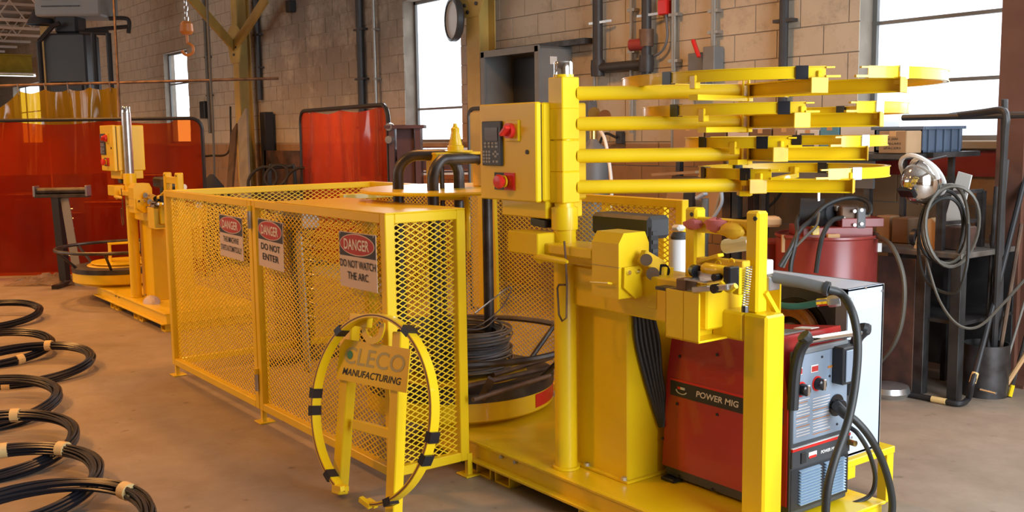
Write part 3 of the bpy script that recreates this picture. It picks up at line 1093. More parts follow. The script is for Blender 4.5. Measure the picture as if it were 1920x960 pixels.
for sx in (-.4, .4):
    for sy in (-.25, .25):
        q = c_ + RTV * sx + FWV * sy
        MB().box((q.x, q.y, zt / 2), (.05, .05, zt), Rr).build('leg', 'charcoal', t, smooth=False)
MB().box((c_.x, c_.y, zt - .12), (.78, .5, .12), Rr).build('drawer_block', 'bin_maroon', t, smooth=False)
# dark rounded panel just beside the control cabinet
A = at(879, 204, d=8.6); B = at(925, 204, d=8.4)
t = thing('folded_screen', 'folded dark screen in a rounded frame standing against the yellow column', 'screen', (A.x, A.y, 0))
up = Vector((0, 0, 1)); e_ = (B - A); e_.z = 0; e_.normalize()
MB().tube([Vector((A.x, A.y, 0)), A - up * .06] + arc(A + e_ * .06 - up * .06, .06, PI, PI / 2, 5, e_, up) + [Vector((B.x, B.y, A.z))], .018, 8).build('frame', 'charcoal', t)
MB().box(((A.x + B.x) / 2, (A.y + B.y) / 2, A.z / 2), ((B - A).length, .01, A.z - .06), Matrix((e_, up.cross(e_), up)).transposed()).build('sheet', 'column_yellow', t, smooth=False)

# boards leaning on the wall under the braced column
for (pxt, pyt, pxb, w_, m_, lab) in ((455, 216, 460, .30, 'board_grey', 'wide weathered grey plank leaning on the braced yellow column'), (440, 240, 432, .22, 'board_brown', 'narrow brown plank leaning beside the wide grey plank')):
    a = at(pxt, pyt, y=5.72)
    b = at(pxb, 345, y=5.35)
    d_ = (b - a); b = a + d_ * ((a.z) / (a.z - b.z))
    tag(MB().bar(b, a, w_, .035, (0, -1, .2), .004).build('plank', m_, smooth=False), lab, 'plank')
a = at(487, 210, y=5.9)
tag(MB().bx(a.x - .09, a.x + .09, 5.93, 6.07, 0, a.z, .01).build('tall_beam', 'black'), 'tall black steel section standing against the wall beside the grey plank', 'beam')
# low brown sheet and cart beneath the sooty wall
a, b = at(497, 282, y=5.95), at(563, 282, y=5.95)
tag(MB().bx(a.x, b.x, 5.93, 5.97, 0, a.z, .004).build('steel_sheet', 'bench_rust'), 'rusty brown steel sheet propped on the wall behind the cart', 'sheet')
c_ = at(530, 335, d=12.0)
t = thing('tool_cart', 'dark cart with a pipe handle and wheels, in front of the rusty sheet', 'cart', (c_.x, c_.y, 0))
MB().box((c_.x, c_.y, .35), (.75, .5, .06), Rr, .01).build('deck', 'dark_steel', t)
MB().box((c_.x, c_.y, .72), (.5, .35, .35), Rr, .05).build('motor_box', 'rusty_steel', t)
h0 = at(506, 324, d=12); h1 = at(552, 322, d=12)
MB().tube(spline([Vector((h0.x, h0.y, .36)), h0 + up * .02, h0 + RTV * .06 + up * .06, h1 - RTV * .06 + up * .06, h1, Vector((h1.x, h1.y, .36))], 5), .025, 8).build('handle', 'black', t)
for sx in (-.3, .3):
    q = Vector((c_.x, c_.y, .16)) + RTV * sx
    MB().lathe([(.05, -.03), (.15, -.03), (.16, 0), (.15, .03), (.05, .03)], q, FWV, 18).build('wheel', 'black_rubber', t)
    MB().cyl(q, q + up * .2, .02, 6).build('fork', 'dark_steel', t)
for i, (px, py, r_) in enumerate(((492, 338, .16), (518, 330, .13), (560, 338, .15))):
    q = at(px, py, d=11.6)
    MB().tube(arc(q, r_, 0, 2 * PI, 24, RTV, (0, .3, .95))[:-1], .018, 6, closed=True).build('hose_loop', 'black_rubber', t)
# dark tarp heap
c_ = at(398, 345, d=12.4)
rnd = random.Random(5)
vs, fs = [], []
for i in range(9):
    for k in range(18):
        a_ = 2 * PI * k / 18
        h_ = i / 8
        r_ = (.42 * (1 - h_) ** .6 + .02) * (1 + .18 * math.sin(a_ * 3 + i) + rnd.uniform(-.06, .06))
        vs.append(Vector((c_.x + r_ * math.cos(a_), c_.y + r_ * math.sin(a_), (c_.z + .12) * h_)))
for i in range(8):
    for k in range(18):
        fs.append((i * 18 + k, i * 18 + (k + 1) % 18, (i + 1) * 18 + (k + 1) % 18, (i + 1) * 18 + k))
fs.append(tuple(8 * 18 + k for k in range(18)))
tag(MB().add(vs, fs).build('tarp_heap', 'black_cloth'), 'black tarpaulin heap at the end of the long red screen', 'tarpaulin')


def roller_stand(name, label, base, zt, ax, wid, lean, group=None):
    base = Vector(base)
    t = thing(name, label, 'stand', base, group)
    ax = Vector(ax).normalized()
    n = Vector((0, 0, 1)).cross(ax)
    top = base + Vector((0, 0, zt))
    R_ = Matrix((ax, n, Vector((0, 0, 1)))).transposed()
    MB().box(top - Vector((0, 0, .05)), (wid, .10, .035), R_, .004).build('roller_tray', 'dark_steel', t)
    MB().cyl(top - ax * wid * .48, top + ax * wid * .48, .035, 14).build('roller', 'dark_steel', t)
    for s_ in (-1, 1):
        MB().box(top + ax * (s_ * wid * .49), (.02, .12, .11), R_, .004).build('end_plate', 'steel', t)
    MB().bar(base - ax * .05 + n * .05, top - ax * .06 - Vector((0, 0, .06)), .08, .08).build('leg', 'black', t)
    MB().bar(base + ax * lean - n * .10, top + ax * .02 - Vector((0, 0, .07)), .085, .012, n).build('brace', 'grey_dark' if False else 'conduit', t)
    MB().bar(base - n * .32 + Vector((0, 0, .02)), base + n * .32 + Vector((0, 0, .02)), .06, .04).build('foot', 'dark_steel', t)
    for i in range(6):
        z = zt * (.3 + .1 * i)
        MB().cyl(base + Vector((0, 0, z)) + n * .09 - ax * .05, base + Vector((0, 0, z)) + n * .09 + ax * .06, .008, 5).build('pin', 'steel', t)
    return t


b0 = at(128, 534, z=0)
zt = at(112, 357, d=(b0 - Vector((0, 0, CAM_H))).dot(CF)).z
roller_stand('roller_stand', 'dark roller stand with grey angled brace in front of the long red screen', b0, zt, RTV, .55, .16)
# ------------------------------------------------------------------ expanded-metal safety fence
UP = Vector((0, 0, 1))


def expanded(name, o, ex, ey, W, H, parent, m_='yellow_mesh', LW=.046, SW=.0255, w=.0048, th=.0025):
    """diamond mesh sheet: two crossing families of strands, clipped to W x H"""
    o, ex, ey = Vector(o), Vector(ex), Vector(ey)
    nz = ex.cross(ey)
    mb = MB()
    sl = SW / LW
    for sg in (1, -1):
        k = -int(W * sl / SW) - 2
        while k * SW < H + W * sl + SW:
            # v = c + sg*sl*u
            c = k * SW
            k += 1
            us = [0, W]
            for vv in (0, H):
                us.append((vv - c) / (sg * sl))
            ok = sorted(u for u in us if -1e-6 <= u <= W + 1e-6 and -1e-6 <= c + sg * sl * u <= H + 1e-6)
            if len(ok) < 2 or ok[-1] - ok[0] < .01: continue
            a = o + ex * ok[0] + ey * (c + sg * sl * ok[0]) + nz * (.0008 * sg)
            b = o + ex * ok[-1] + ey * (c + sg * sl * ok[-1]) + nz * (.0008 * sg)
            mb.bar(a, b, w, th, nz)
    return tag(mb.build(name, m_, parent, smooth=False), kind='stuff')


FY, FX, FXL, FXM, FT, FB = 2.037, -3.608, -6.40, -5.003, 1.183, .073
FY1, FYB, FXB = 2.431, 3.5, -3.36
fence = thing('safety_fence', 'yellow expanded-metal safety fence around the wire payoff, danger signs on its side', 'fence', (FXM, FY, 0))


def fpost(x, y, z0=FB, z1=FT, w=.045, n='post'):
    return MB().bx(x - w / 2, x + w / 2, y - w / 2, y + w / 2, z0, z1, .003).build(n, 'yellow', fence)


def frail(p0, p1, n='rail', w=.04, h=.04):
    return MB().bar(p0, p1, w, h, b=.003).build(n, 'yellow', fence)


q = .0225
for (x, y) in ((FX - q, FY + q), (FX - q, FY1 - q), (FXL + q, FY + q), (FXM - q - .004, FY + q), (FXM + q + .004, FY + q), (FXL + q, FYB), (FXB, FYB), (FXM, FYB), (-4.25, FYB)):
    fpost(x, y)
y = FY + .02
for z in (FT - .02, FB + .02):
    frail((FXL + .045, y, z), (FXM - .05, y, z)); frail((FXM + .05, y, z), (FX - .045, y, z))
    frail((FX - .02, FY + .045, z), (FX - .02, FY1 - .045, z))
    frail((FXL + .02, FY + .045, z), (FXL + .02, FYB - .02, z))
    frail((FXL + .045, FYB, z), (FXB - .02, FYB, z))
for x0, x1 in ((FXL + .045, FXM - .05), (FXM + .05, FX - .045)):
    expanded('mesh_panel', (x0, FY + .03, FB + .03), (1, 0, 0), UP, x1 - x0, FT - FB - .06, fence)
expanded('mesh_panel', (FX - .03, FY + .045, FB + .03), (0, 1, 0), UP, FY1 - FY - .09, FT - FB - .06, fence)
expanded('mesh_panel', (FXL + .03, FY + .045, FB + .03), (0, 1, 0), UP, FYB - FY - .05, FT - FB - .06, fence)
for x0, x1 in ((FXL + .045, FXM - .03), (FXM + .03, -4.28), (-4.22, FXB - .03)):
    expanded('mesh_panel', (x0, FYB + .01, FB + .03), (1, 0, 0), UP, x1 - x0, FT - FB - .06, fence)
# top plate over the corner, inner rail and tube handle
MB().bx(-4.70, FX, FY + .002, FY1, FT, FT + .006, .002).build('top_plate', 'yellow', fence)
frail(at(640, 369, z=FT - .01), at(905, 357, z=FT - .01), 'rail', .05, .03)
fpost(-4.55, 2.47, .1, FT)
MB().tube(spline([at(805, 371, z=1.2), at(866, 370, z=1.2), at(874, 374, z=1.19), at(876, 400, y=2.60), at(877, 470, y=2.60)], 5), .014, 8).build('gate_handle', 'yellow', fence)
# slanted mesh strip on the far side, and a bracing bar
MB().bar(at(924, 372, y=3.45), at(932, 640, y=3.45), .05, .02, (0, 1, 0)).build('gate_post', 'yellow', fence, smooth=False)
for (x, y) in ((FXL + .03, FY + .02), (FXM + .005, FY + .02), (FX - .01, FY1), (FXL + .02, FYB), (FXM, FYB)):
    MB().bx(x - .012, x + .012, y - .012, y + .012, .006, FB + .03).build('foot_leg', 'yellow', fence, smooth=False)
    MB().bx(x - .05, x + .035, y - .035, y + .05, 0, .008, .002).build('foot_plate', 'yellow', fence, smooth=False)
for z in (.22, 1.08):
    MB().cyl((FXM, FY - .008, z - .045), (FXM, FY - .008, z + .045), .012, 10).build('hinge', 'steel', fence)
    MB().cyl((FXM, FY - .008, z + .045), (FXM, FY - .008, z + .075), .013, 10).build('hinge_cap', 'yellow', fence)


def danger_sign(c4, lines, label, tiltx=0):
    """c4: surveyed corners tl, tr, br, bl on the fence side"""
    tl, tr, br, bl = [at(px, py, y=FY - .014) for px, py in c4]
    o = (tl + tr + br + bl) / 4
    ex = ((tr - tl) + (br - bl)).normalized()
    W = ((tr - tl).length + (br - bl).length) / 2
    H = ((tl - bl).length + (tr - br).length) / 2
    ex = Vector((ex.x, 0, ex.z)).normalized()
    ey = Vector((0, -1, 0)).cross(ex) * 1
    ey = Vector((-ex.z, 0, ex.x))
    nz = ex.cross(ey)
    t = thing('danger_sign', label, 'sign', o)
    def rect(u0, u1, v0, v1, k, name, m_, par):
        return MB().prism([(u0, v0), (u1, v0), (u1, v1), (u0, v1)], o + nz * k, ex, ey, -nz * .002).build(name, m_, par, smooth=False)
    def oval(cu, cv, a, b, k, name, m_, par):
        return MB().prism([(cu + a * math.cos(2 * PI * i / 40), cv + b * math.sin(2 * PI * i / 40)) for i in range(40)], o + nz * k, ex, ey, -nz * .0015).build(name, m_, par, smooth=False)
    pn = rect(-W / 2, W / 2, -H / 2, H / 2, 0, 'panel', 'sign_white', t)
    hh = H * .43
    hd = rect(-W * .485, W * .485, H / 2 - hh, H * .485, .0012, 'header', 'sign_black', t)
    hc = H / 2 - hh / 2
    oval(0, hc, W * .47, hh * .455, .0024, 'oval_border', 'sign_white', hd)
    oval(0, hc, W * .45, hh * .415, .0034, 'oval', 'sign_red', hd)
    text('lettering', 'DANGER', 'letter_white', hd, o + ey * hc + nz * .004, ex, ey, hh * .46, W * .68, .02)
    n = len(lines)
    for i, (s, wf) in enumerate(lines):
        cv = (H / 2 - hh) - (H - hh) * (.24 + .37 * i)
        text('lettering', s, 'ink', pn, o + ey * cv + nz * .002, ex, ey, (H - hh) * .24, W * wf, .012)
    for u_ in (-.45, .45):
        MB().cyl(o + ex * (W * u_) + ey * (H * .47) + nz * .003, o + ex * (W * u_) + ey * (H * .47) - nz * .02, .004, 6).build('wire_tie', 'steel', t)
    return t


danger_sign([(412, 401), (455, 410), (455, 489), (412, 478)], [('THIS MACHINE', .66), ('STARTS AUTOMATICALLY', .90)], 'danger sign reading THIS MACHINE STARTS AUTOMATICALLY on the fence')
danger_sign([(484, 408), (531, 419), (531, 510), (485, 497)], [('DO NOT', .76), ('ENTER', .64)], 'danger sign reading DO NOT ENTER on the fence')
danger_sign([(636, 432), (705, 442), (707, 549), (638, 535)], [('DO NOT WATCH', .96), ('THE ARC', .56)], 'danger sign reading DO NOT WATCH THE ARC on the fence')

# roller stand inside the fence
a = at(608, 655, z=.0)
rb_ = at(612, 640, y=2.75)
roller_stand('roller_stand', 'grey roller stand standing inside the mesh fence behind the signs', (at(560, 520, y=2.85).x, 2.85, 0), at(565, 410, y=2.85).z, (1, 0, 0), .42, .30)
a, b = at(530, 480, y=3.0), at(560, 660, y=3.0)
tag(MB().bx(a.x - .10, b.x + .10, 2.95, 3.1, 0, .95, .03).build('tool_case', 'board_brown'), 'upright brown case beside the roller stand inside the fence', 'case')

# ------------------------------------------------------------------ ring on an easel with the maker's plate
L1 = at(637, 931, z=0)
L2 = at(738, 966, y=L1.y + .058)
L2.z = 0
T1 = at(661, 604, y=1.98)
ex = (L2 - L1).normalized()
ey = (T1 - L1).normalized()
ey = (ey - ex * ey.dot(ex)).normalized()
nz = ex.cross(ey)
if nz.dot(CF) > 0: nz = -nz


def on_plane(px, py, p0, n):
    r = CF + CR * ((px - 960) / CAM_F) + CU * ((480 - py) / CAM_F)
    o = Vector((0, 0, CAM_H))
    return o + r * ((p0 - o).dot(n) / r.dot(n))


T2 = on_plane(752, 622, L1, nz)
st = thing('ring_stand', 'yellow easel with CLECO MANUFACTURING plate holding an open bead ring, leaning on the fence', 'display stand', (L1 + L2) / 2)
for a, b in ((L1, T1), (L2, T2)):
    lg = MB().bar(a + UP * .012, b, .055, .05, nz, .004).build('leg', 'yellow', st)
    for f in (.25, .42):
        c_ = a + (b - a) * f + nz * .026
        MB().cyl(c_ - nz * .006, c_, .007, 8).build('bolt_hole', 'dark_steel', lg)
a = on_plane(665, 795, L1, nz); b = on_plane(738, 815, L1, nz)
MB().bar(a, b, .04, .03, nz, .003).build('crossbar', 'yellow', st)
p0 = L1 + nz * .034
pc = [on_plane(px, py, p0, nz) for px, py in ((637, 633), (769, 656), (766, 736), (636, 712))]
po = sum(pc, Vector()) / 4
pw = ((pc[1] - pc[0]).length + (pc[2] - pc[3]).length) / 2
ph = ((pc[0] - pc[3]).length + (pc[1] - pc[2]).length) / 2
pex = ((pc[1] - pc[0]) + (pc[2] - pc[3])).normalized()
pey = nz.cross(pex).normalized()
if pey.z < 0: pey = -pey
pl = MB().prism([(-pw / 2, -ph / 2), (pw / 2, -ph / 2), (pw / 2, ph / 2), (-pw / 2, ph / 2)], po, pex, pey, nz * .005).build('name_plate', 'yellow', st, smooth=False)
text('lettering', 'CLECO', 'letter_grey', pl, po + nz * .0055 + pey * (ph * .13) + pex * (pw * .02), pex, pey, ph * .42, pw * .86, .01, .12)
text('lettering', 'MANUFACTURING', 'ink', pl, po + nz * .0055 - pey * (ph * .27), pex, pey, ph * .17, pw * .84, .015, .25)
c_ = po + nz * .0062 + pey * (ph * .14) - pex * (pw * .33)
MB().prism([(.018 * math.cos(i * PI / 8 + .4), .018 * math.sin(i * PI / 8 + .4)) for i in range(16)], c_, pex, pey, nz * .001).build('logo_badge', 'logo_green', pl, smooth=False)
rc = on_plane(696, 766, L1 + nz * .075, nz)
RX = .38
def ring_ang(px, c, e1, e2, r, lo, hi):
    best, ba = 1e9, lo
    for i in range(400):
        t_ = lo + (hi - lo) * i / 399
        d_ = abs(pix(c + e1 * (r * math.cos(t_)) + e2 * (r * math.sin(t_)))[0] - px)
        if d_ < best: best, ba = d_, t_
    return ba
g0 = ring_ang(700, rc, ex, ey, RX, -PI * .75, -PI * .25)
g1 = ring_ang(634, rc, ex, ey, RX, -PI * .95, -PI * .55)
rg = MB().ringband(rc, RX - .016, RX, -.021, .021, g0, g1 + 2 * PI, 80, ex, ey, nz).build('bead_ring', 'yellow', st)
MB().ringband(rc, RX - .010, RX - .005, .0205, .0222, g0, g1 + 2 * PI, 80, ex, ey, nz).build('groove', 'column_brown', rg)
for px, lo, hi in ((640, PI / 2, PI), (591, PI * .8, PI), (585, PI, PI * 1.25), (620, PI * 1.2, PI * 1.45), (768, 0.5, PI / 2), (812, -.3, .35), (800, -PI / 3, 0), (733, -PI / 2 + .05, -PI / 4)):
    a_ = ring_ang(px, rc, ex, ey, RX, lo, hi)
    MB().ringband(rc, RX - .019, RX + .011, -.023, .0235, a_ - .055, a_ + .055, 6, ex, ey, nz).build('tape_band', 'tape_black', rg)
for g_, s_ in ((g0, -1), (g1, 1)):
    e_ = rc + ex * (RX * math.cos(g_)) + ey * (RX * math.sin(g_))
    tg = (-ex * math.sin(g_) + ey * math.cos(g_)) * s_
    MB().bar(e_ - nz * .014, e_ + tg * .05 - nz * .014 + UP * .02, .02, .02).bar(e_ + nz * .014, e_ + tg * .06 + nz * .014 + UP * .03, .02, .02).build('end_lug', 'yellow', rg)
# hanger tabs at the ring top
hc_ = on_plane(700, 612, L1 + nz * .05, nz)
MB().ringband(hc_, .045, .072, -.004, .004, -PI * .95, PI * .1, 16, ex, ey, nz).build('hanger_hook', 'yellow', st)
a = on_plane(660, 598, L1 + nz * .05, nz); b = on_plane(694, 604, L1 + nz * .05, nz)
MB().bar(a, b, .05, .03, nz, .003).build('hanger_tab', 'yellow', st)

# ------------------------------------------------------------------ coils of wire lying across the floor
tops = [(20, 573), (30, 629), (98, 654), (26, 719), (44, 786), (74, 848), (149, 917)]
tape_px = [[], [(37, 1)], [(92, 0), (12, 1)], [], [(30, 0)], [(118, 0), (4, 0)], [(237, 0)]]
clabels = ['farthest coil of black wire on the floor, lying nearest the second machine',
           'second-farthest coil of black wire on the floor, one tan tape band on its near side',
           'coil of black wire jutting farthest over the floor, its tape bands at both ends',
           'coil of black wire with no tape showing, between two taped coils',
           'coil of black wire third from the nearest one, one tape band on its far side',
           'coil of black wire next to the nearest one, tan tape along its far side',
           'nearest coil of black wire on the floor, with one wide tape band']
RC = .43
for i, (px, py) in enumerate(tops):
    far = at(px, py, z=.07)
    c_ = far - FWV * RC
    c_.z = .055
    t = thing('wire_coil', clabels[i], 'wire coil', c_, 'coils of wire on the floor')
    tl = Vector((0, 0, .045 / RC))
    e1, e2 = RTV, FWV + tl
    rnd = random.Random(40 + i)
    mb = MB()
    for k in range(18):
        a_ = 2 * PI * k / 12 + (0 if k < 12 else .3)
        rr_ = .026 if k < 12 else .014
        p1, p2, p3 = rnd.uniform(0, 6), rnd.uniform(0, 6), rnd.uniform(0, 6)
        pts = []
        for s in range(64):
            q_ = 2 * PI * s / 64
            tw = a_ + .25 * math.sin(q_ + p1)
            dr_ = rr_ * math.cos(tw) + .004 * math.sin(3 * q_ + p2)
            dz_ = rr_ * math.sin(tw) * .85 + .003 * math.sin(2 * q_ + p3)
            r_ = RC - .02 + dr_
            pts.append(c_ + e1 * (r_ * math.cos(q_)) + e2 * (r_ * math.sin(q_)) + UP * dz_)
        mb.tube(pts, .0062, 5, closed=True)
    mb.build('wire_bundle', 'black_wire', t)
    for (tp, near) in tape_px[i]:
        a_ = ring_ang(tp, c_, e1, e2, RC - .02, (-PI * .75 if near else 0.0), (0.0 if near else PI * .95))
        pts = [c_ + e1 * ((RC - .02) * math.cos(a_ + w)) + e2 * ((RC - .02) * math.sin(a_ + w)) for w in (-.055, -.02, .02, .055)]
        MB().tube(pts, .036, 12).build('tape_band', 'masking_tape', t)

# ------------------------------------------------------------------ the forming machines
ZS = .15
PX, PYY = -3.085, 2.552      # main post


def MBX(*a):
    return MB().bx(*a)


def forming_machine(label):
    t = thing('forming_machine', label, 'machine', (PX, PYY, 0))
    P = lambda mb, n, m_='yellow', par=None, sm=True: mb.build(n, m_, par or t, sm)
    # skid: plate on channels with fork pockets
    sk = P(MBX(-4.06, -2.06, 2.475, 3.22, ZS - .012, ZS, .003), 'skid_plate')
    for yy in (2.475, 3.18):
        ch = MBX(-4.06, -2.06, yy, yy + .012, .065, ZS - .012)
        ch.bx(-4.06, -2.06, yy - .035, yy + .002, .060, .072, .002).bx(-4.06, -2.06, yy - .012, yy + .002, ZS - .014, ZS - .002, .002)
        P(ch, 'channel', sm=False)
    for x in (-4.04, -2.08):
        P(MBX(x - .02, x + .02, 2.487, 3.18, .065, ZS - .012), 'end_channel', sm=False)
    for x in (-3.56, -3.42, -2.86, -2.72, -2.14):
        f = MB()
        x0, x1, y0, y1, z0, z1 = x - .055, x + .055, 2.47, 3.20, .0, .066
        f.bx(x0, x0 + .008, y0, y1, z0, z1).bx(x1 - .008, x1, y0, y1, z0, z1).bx(x0, x1, y0, y1, z0, z0 + .008).bx(x0, x1, y0, y1, z1 - .008, z1)
        P(f, 'fork_pocket', sm=False)
    for (px, py) in ((942, 856), (968, 866)):
        p = at(px, py, y=2.474)
        P(MB().cyl(p, p - Vector((0, .012, 0)), .009, 8), 'bolt', 'steel')
    # main post
    P(MB().cyl((PX, PYY, ZS), (PX, PYY, 1.215), .045, 20), 'post')
    P(MB().cyl((PX, PYY, 1.215), (PX, PYY, 1.728), .040, 20), 'post_upper')
    P(MB().lathe([(.0, 1.722), (.037, 1.722), (.037, 1.772), (.034, 1.778), (0, 1.778)], (PX, PYY, 0), n=20), 'post_tip', 'chrome')
    P(MB().cyl((PX, PYY, 1.125), (PX, PYY, 1.212), .053, 24), 'sleeve')
    P(MB().lathe([(.045, ZS + .001), (.056, ZS + .001), (.056, ZS + .01), (.045, ZS + .012)], (PX, PYY, 0), n=20), 'base_flange')
    # pedestal and main beam
    pd = P(MBX(-3.105, -2.79, 2.615, 2.93, ZS + .001, .83, .006), 'pedestal')
    P(MBX(-3.115, -2.775, 2.60, 2.95, ZS + .0005, ZS + .012, .002), 'pedestal_foot', par=pd)
    for p in ((-2.80, 2.606), (-3.02, 2.606)):
        P(MB().cyl((p[0], p[1], ZS + .012), (p[0], p[1], ZS + .024), .012, 6), 'bolt', 'steel', pd)
    P(MBX(-3.075, -2.34, 2.56, 2.735, .825, .985, .006), 'beam')
    P(MBX(-2.789, -2.52, 2.93, 2.945, .50, .83, .002), 'rear_plate')
    # flat slide block, pin handle on the post
    p0, p1 = at(1020, 470, y=2.47), at(1108, 470, y=2.47)
    P(MBX(p0.x, p1.x + .02, 2.455, 2.62, 1.035, 1.075, .005), 'slide_block')
    P(MBX(p0.x + .10, p1.x + .10, 2.50, 2.62, 1.0, 1.037, .004), 'slide_rail')
    a, b = at(1004, 481, y=2.43), at(1064, 491, y=2.43)
    P(MB().tube([a, a + (b - a) * .2, b - (b - a) * .1, b], [.010, .014, .012, .006], 10), 'pin_handle')
    P(MB().cyl(a + Vector((.02, 0, -.015)), a + Vector((.02, .06, .02)), .014, 10), 'handle_pivot')
    hk_ = [at(1058, 452, y=2.44), at(1061, 490, y=2.44), at(1063, 540, y=2.44), at(1062, 596, y=2.44), at(1054, 602, y=2.44), at(1048, 590, y=2.44), at(1045, 540, y=2.44), at(1048, 534, y=2.44), at(1060, 534, y=2.44)]
    P(MB().tube(hk_, .004, 6), 'wire_hook', 'rusty_steel')
    # tool box at the head of the beam: open tray
    X0, X1, Y0, Y1, Z0, Z1 = -2.478, -2.32, 2.50, 2.93, .79, .962
    P(MBX(X0, X1, Y0, Y0 + .008, Z0, Z1, .002), 'tray_side')
    P(MBX(X0, X1, Y1 - .008, Y1, Z0, Z1, .002), 'tray_side')
    P(MBX(X0, X1, Y0, Y1, Z0, Z0 + .008, .002), 'tray_floor')
    P(MBX(X1 - .075, X1 - .067, Y0, Y1, Z0, Z1, .002), 'tray_back')
    P(MBX(X0, X0 + .008, Y0, Y1, Z0, Z1, .002), 'tray_back')
    P(MBX(X0 - .06, X1 - .067, Y0 + .01, Y1, Z1 - .012, Z1, .002), 'tool_plate', 'dark_steel')
    # front leg with mitred arm
    lg = P(MBX(-2.25, -2.15, 2.64, 2.74, ZS, .89, .008), 'front_leg')
    P(MBX(-2.39, -2.249, 2.64, 2.74, .79, .889, .008), 'leg_arm')
    P(MBX(-2.29, -2.11, 2.60, 2.78, ZS + .0005, ZS + .014, .002), 'leg_foot', par=lg)
    # upright frame over the tool
    for (x, z0, z1, px, py) in ((-2.235, .888, 1.234, 1416, 410), (-2.515, .965, 1.232, 1297, 402)):
        u = P(MBX(x - .028, x + .028, 2.66, 2.716, z0, z1, .008), 'upright')
        p = at(px, py, y=2.66)
        P(MB().cyl(p - Vector((0, .002, 0)), p + Vector((0, .01, 0)), .008, 8), 'bolt_hole', 'black', u)
    P(MBX(-2.49, -2.26, 2.668, 2.70, 1.145, 1.20, .004), 'crossbar')
    P(MB().bar(at(1434, 548, x=-2.205), at(1459, 592, x=-2.205), .02, .015), 'stay')
    # clamp mechanism
    def W(px, py, yy): return at(px, py, y=yy)
    c_ = W(1288, 535, 2.54)
    P(MB().box(c_ , (.05, .06, .05), None, .004), 'anvil', 'rusty_steel')
    a, b = W(1292, 522, 2.52), W(1330, 528, 2.52)
    P(MB().bar(a, b, .05, .006).bar(a + Vector((0, .025, .012)), b + Vector((0, .025, .012)), .006, .03), 'steel_angle', 'steel')
    a, b = W(1306, 548, 2.52), W(1372, 543, 2.52)
    P(MB().bar(a + UP * .01, b + UP * .01, .05, .02, b=.003), 'die_block', 'steel')
    a, b = W(1318, 503, 2.56), W(1368, 512, 2.56)
    P(MB().tube([a, a + (b - a) * .1, b - (b - a) * .1, b], [.014, .022, .022, .016], 12), 'clamp_cylinder', 'yellow')
    a = W(1306, 508, 2.55)
    P(MB().cyl(a - Vector((.012, 0, 0)), a + Vector((.012, -.01, 0)), .022, 14), 'roller', 'black_gloss')
    a = W(1350, 519, 2.54)
    P(MB().cyl(a, a - Vector((0, .03, 0)), .013, 12), 'roller', 'black_gloss')
    a = W(1349, 540, 2.52)
    P(MB().cyl(a, a - Vector((0, .03, 0)), .016, 12), 'roller', 'black_gloss')
    a, b, c2_ = W(1352, 530, 2.52), W(1366, 544, 2.52), W(1380, 536, 2.52)
    P(MB().tube(spline([a, b, c2_], 5), .010, 8), 'hook_jaw', 'yellow')
    a, b = W(1371, 506, 2.55), W(1371, 535, 2.55)
    P(MB().box((a + b) / 2, (.03, .05, .075), None, .004), 'black_jaw', 'black_gloss')
    a, b = W(1395, 500, 2.60), W(1384, 548, 2.60)
    P(MB().box(W(1389, 526, 2.60), (.03, .05, .09), None, .003), 'guide_block', 'yellow')
    a, b = W(1312, 492, 2.62), W(1400, 500, 2.62)
    P(MB().bar(a, b, .04, .04, b=.003), 'clamp_bar', 'yellow_worn')
    a, b = W(1310, 491, 2.6), W(1352, 478, 2.6)
    P(MB().bar(a, b, .03, .012, b=.002), 'lever', 'yellow')
    a, b = W(1360, 462, 2.75), W(1408, 455, 2.75)
    P(MB().tube([a, a * .8 + b * .2, b], .026, 10), 'air_cylinder', 'white_plastic')
    P(MB().box(W(1430, 500, 2.80), (.05, .06, .05), None, .004), 'valve_block', 'white_plastic')
    for px, py in ((1347, 495), (1372, 492)):
        a = W(px, py, 2.6)
        P(MB().tube(arc(a, .012, 0, PI, 8, (1, 0, 0), UP), .003, 5), 'staple', 'yellow')
    sp = []
    a, b = W(1404, 500, 2.60), W(1397, 574, 2.60)
    for i in range(130):
        f = i / 129
        q_ = f * 2 * PI * 16
        sp.append(a + (b - a) * f + Vector((.010 * math.cos(q_), .010 * math.sin(q_), 0)))
    P(MB().tube(sp, .0022, 5), 'coil_spring', 'steel')
    P(MB().cyl(b, b - UP * .02, .012, 8), 'spring_anchor', 'dark_steel')
    P(MB().box(W(1442, 530, 2.86), (.05, .06, .05), None, .003), 'steel_shoe', 'steel')
    return t


mach = forming_machine('yellow forming machine in front: skid, post and tool head, next to the red welder')


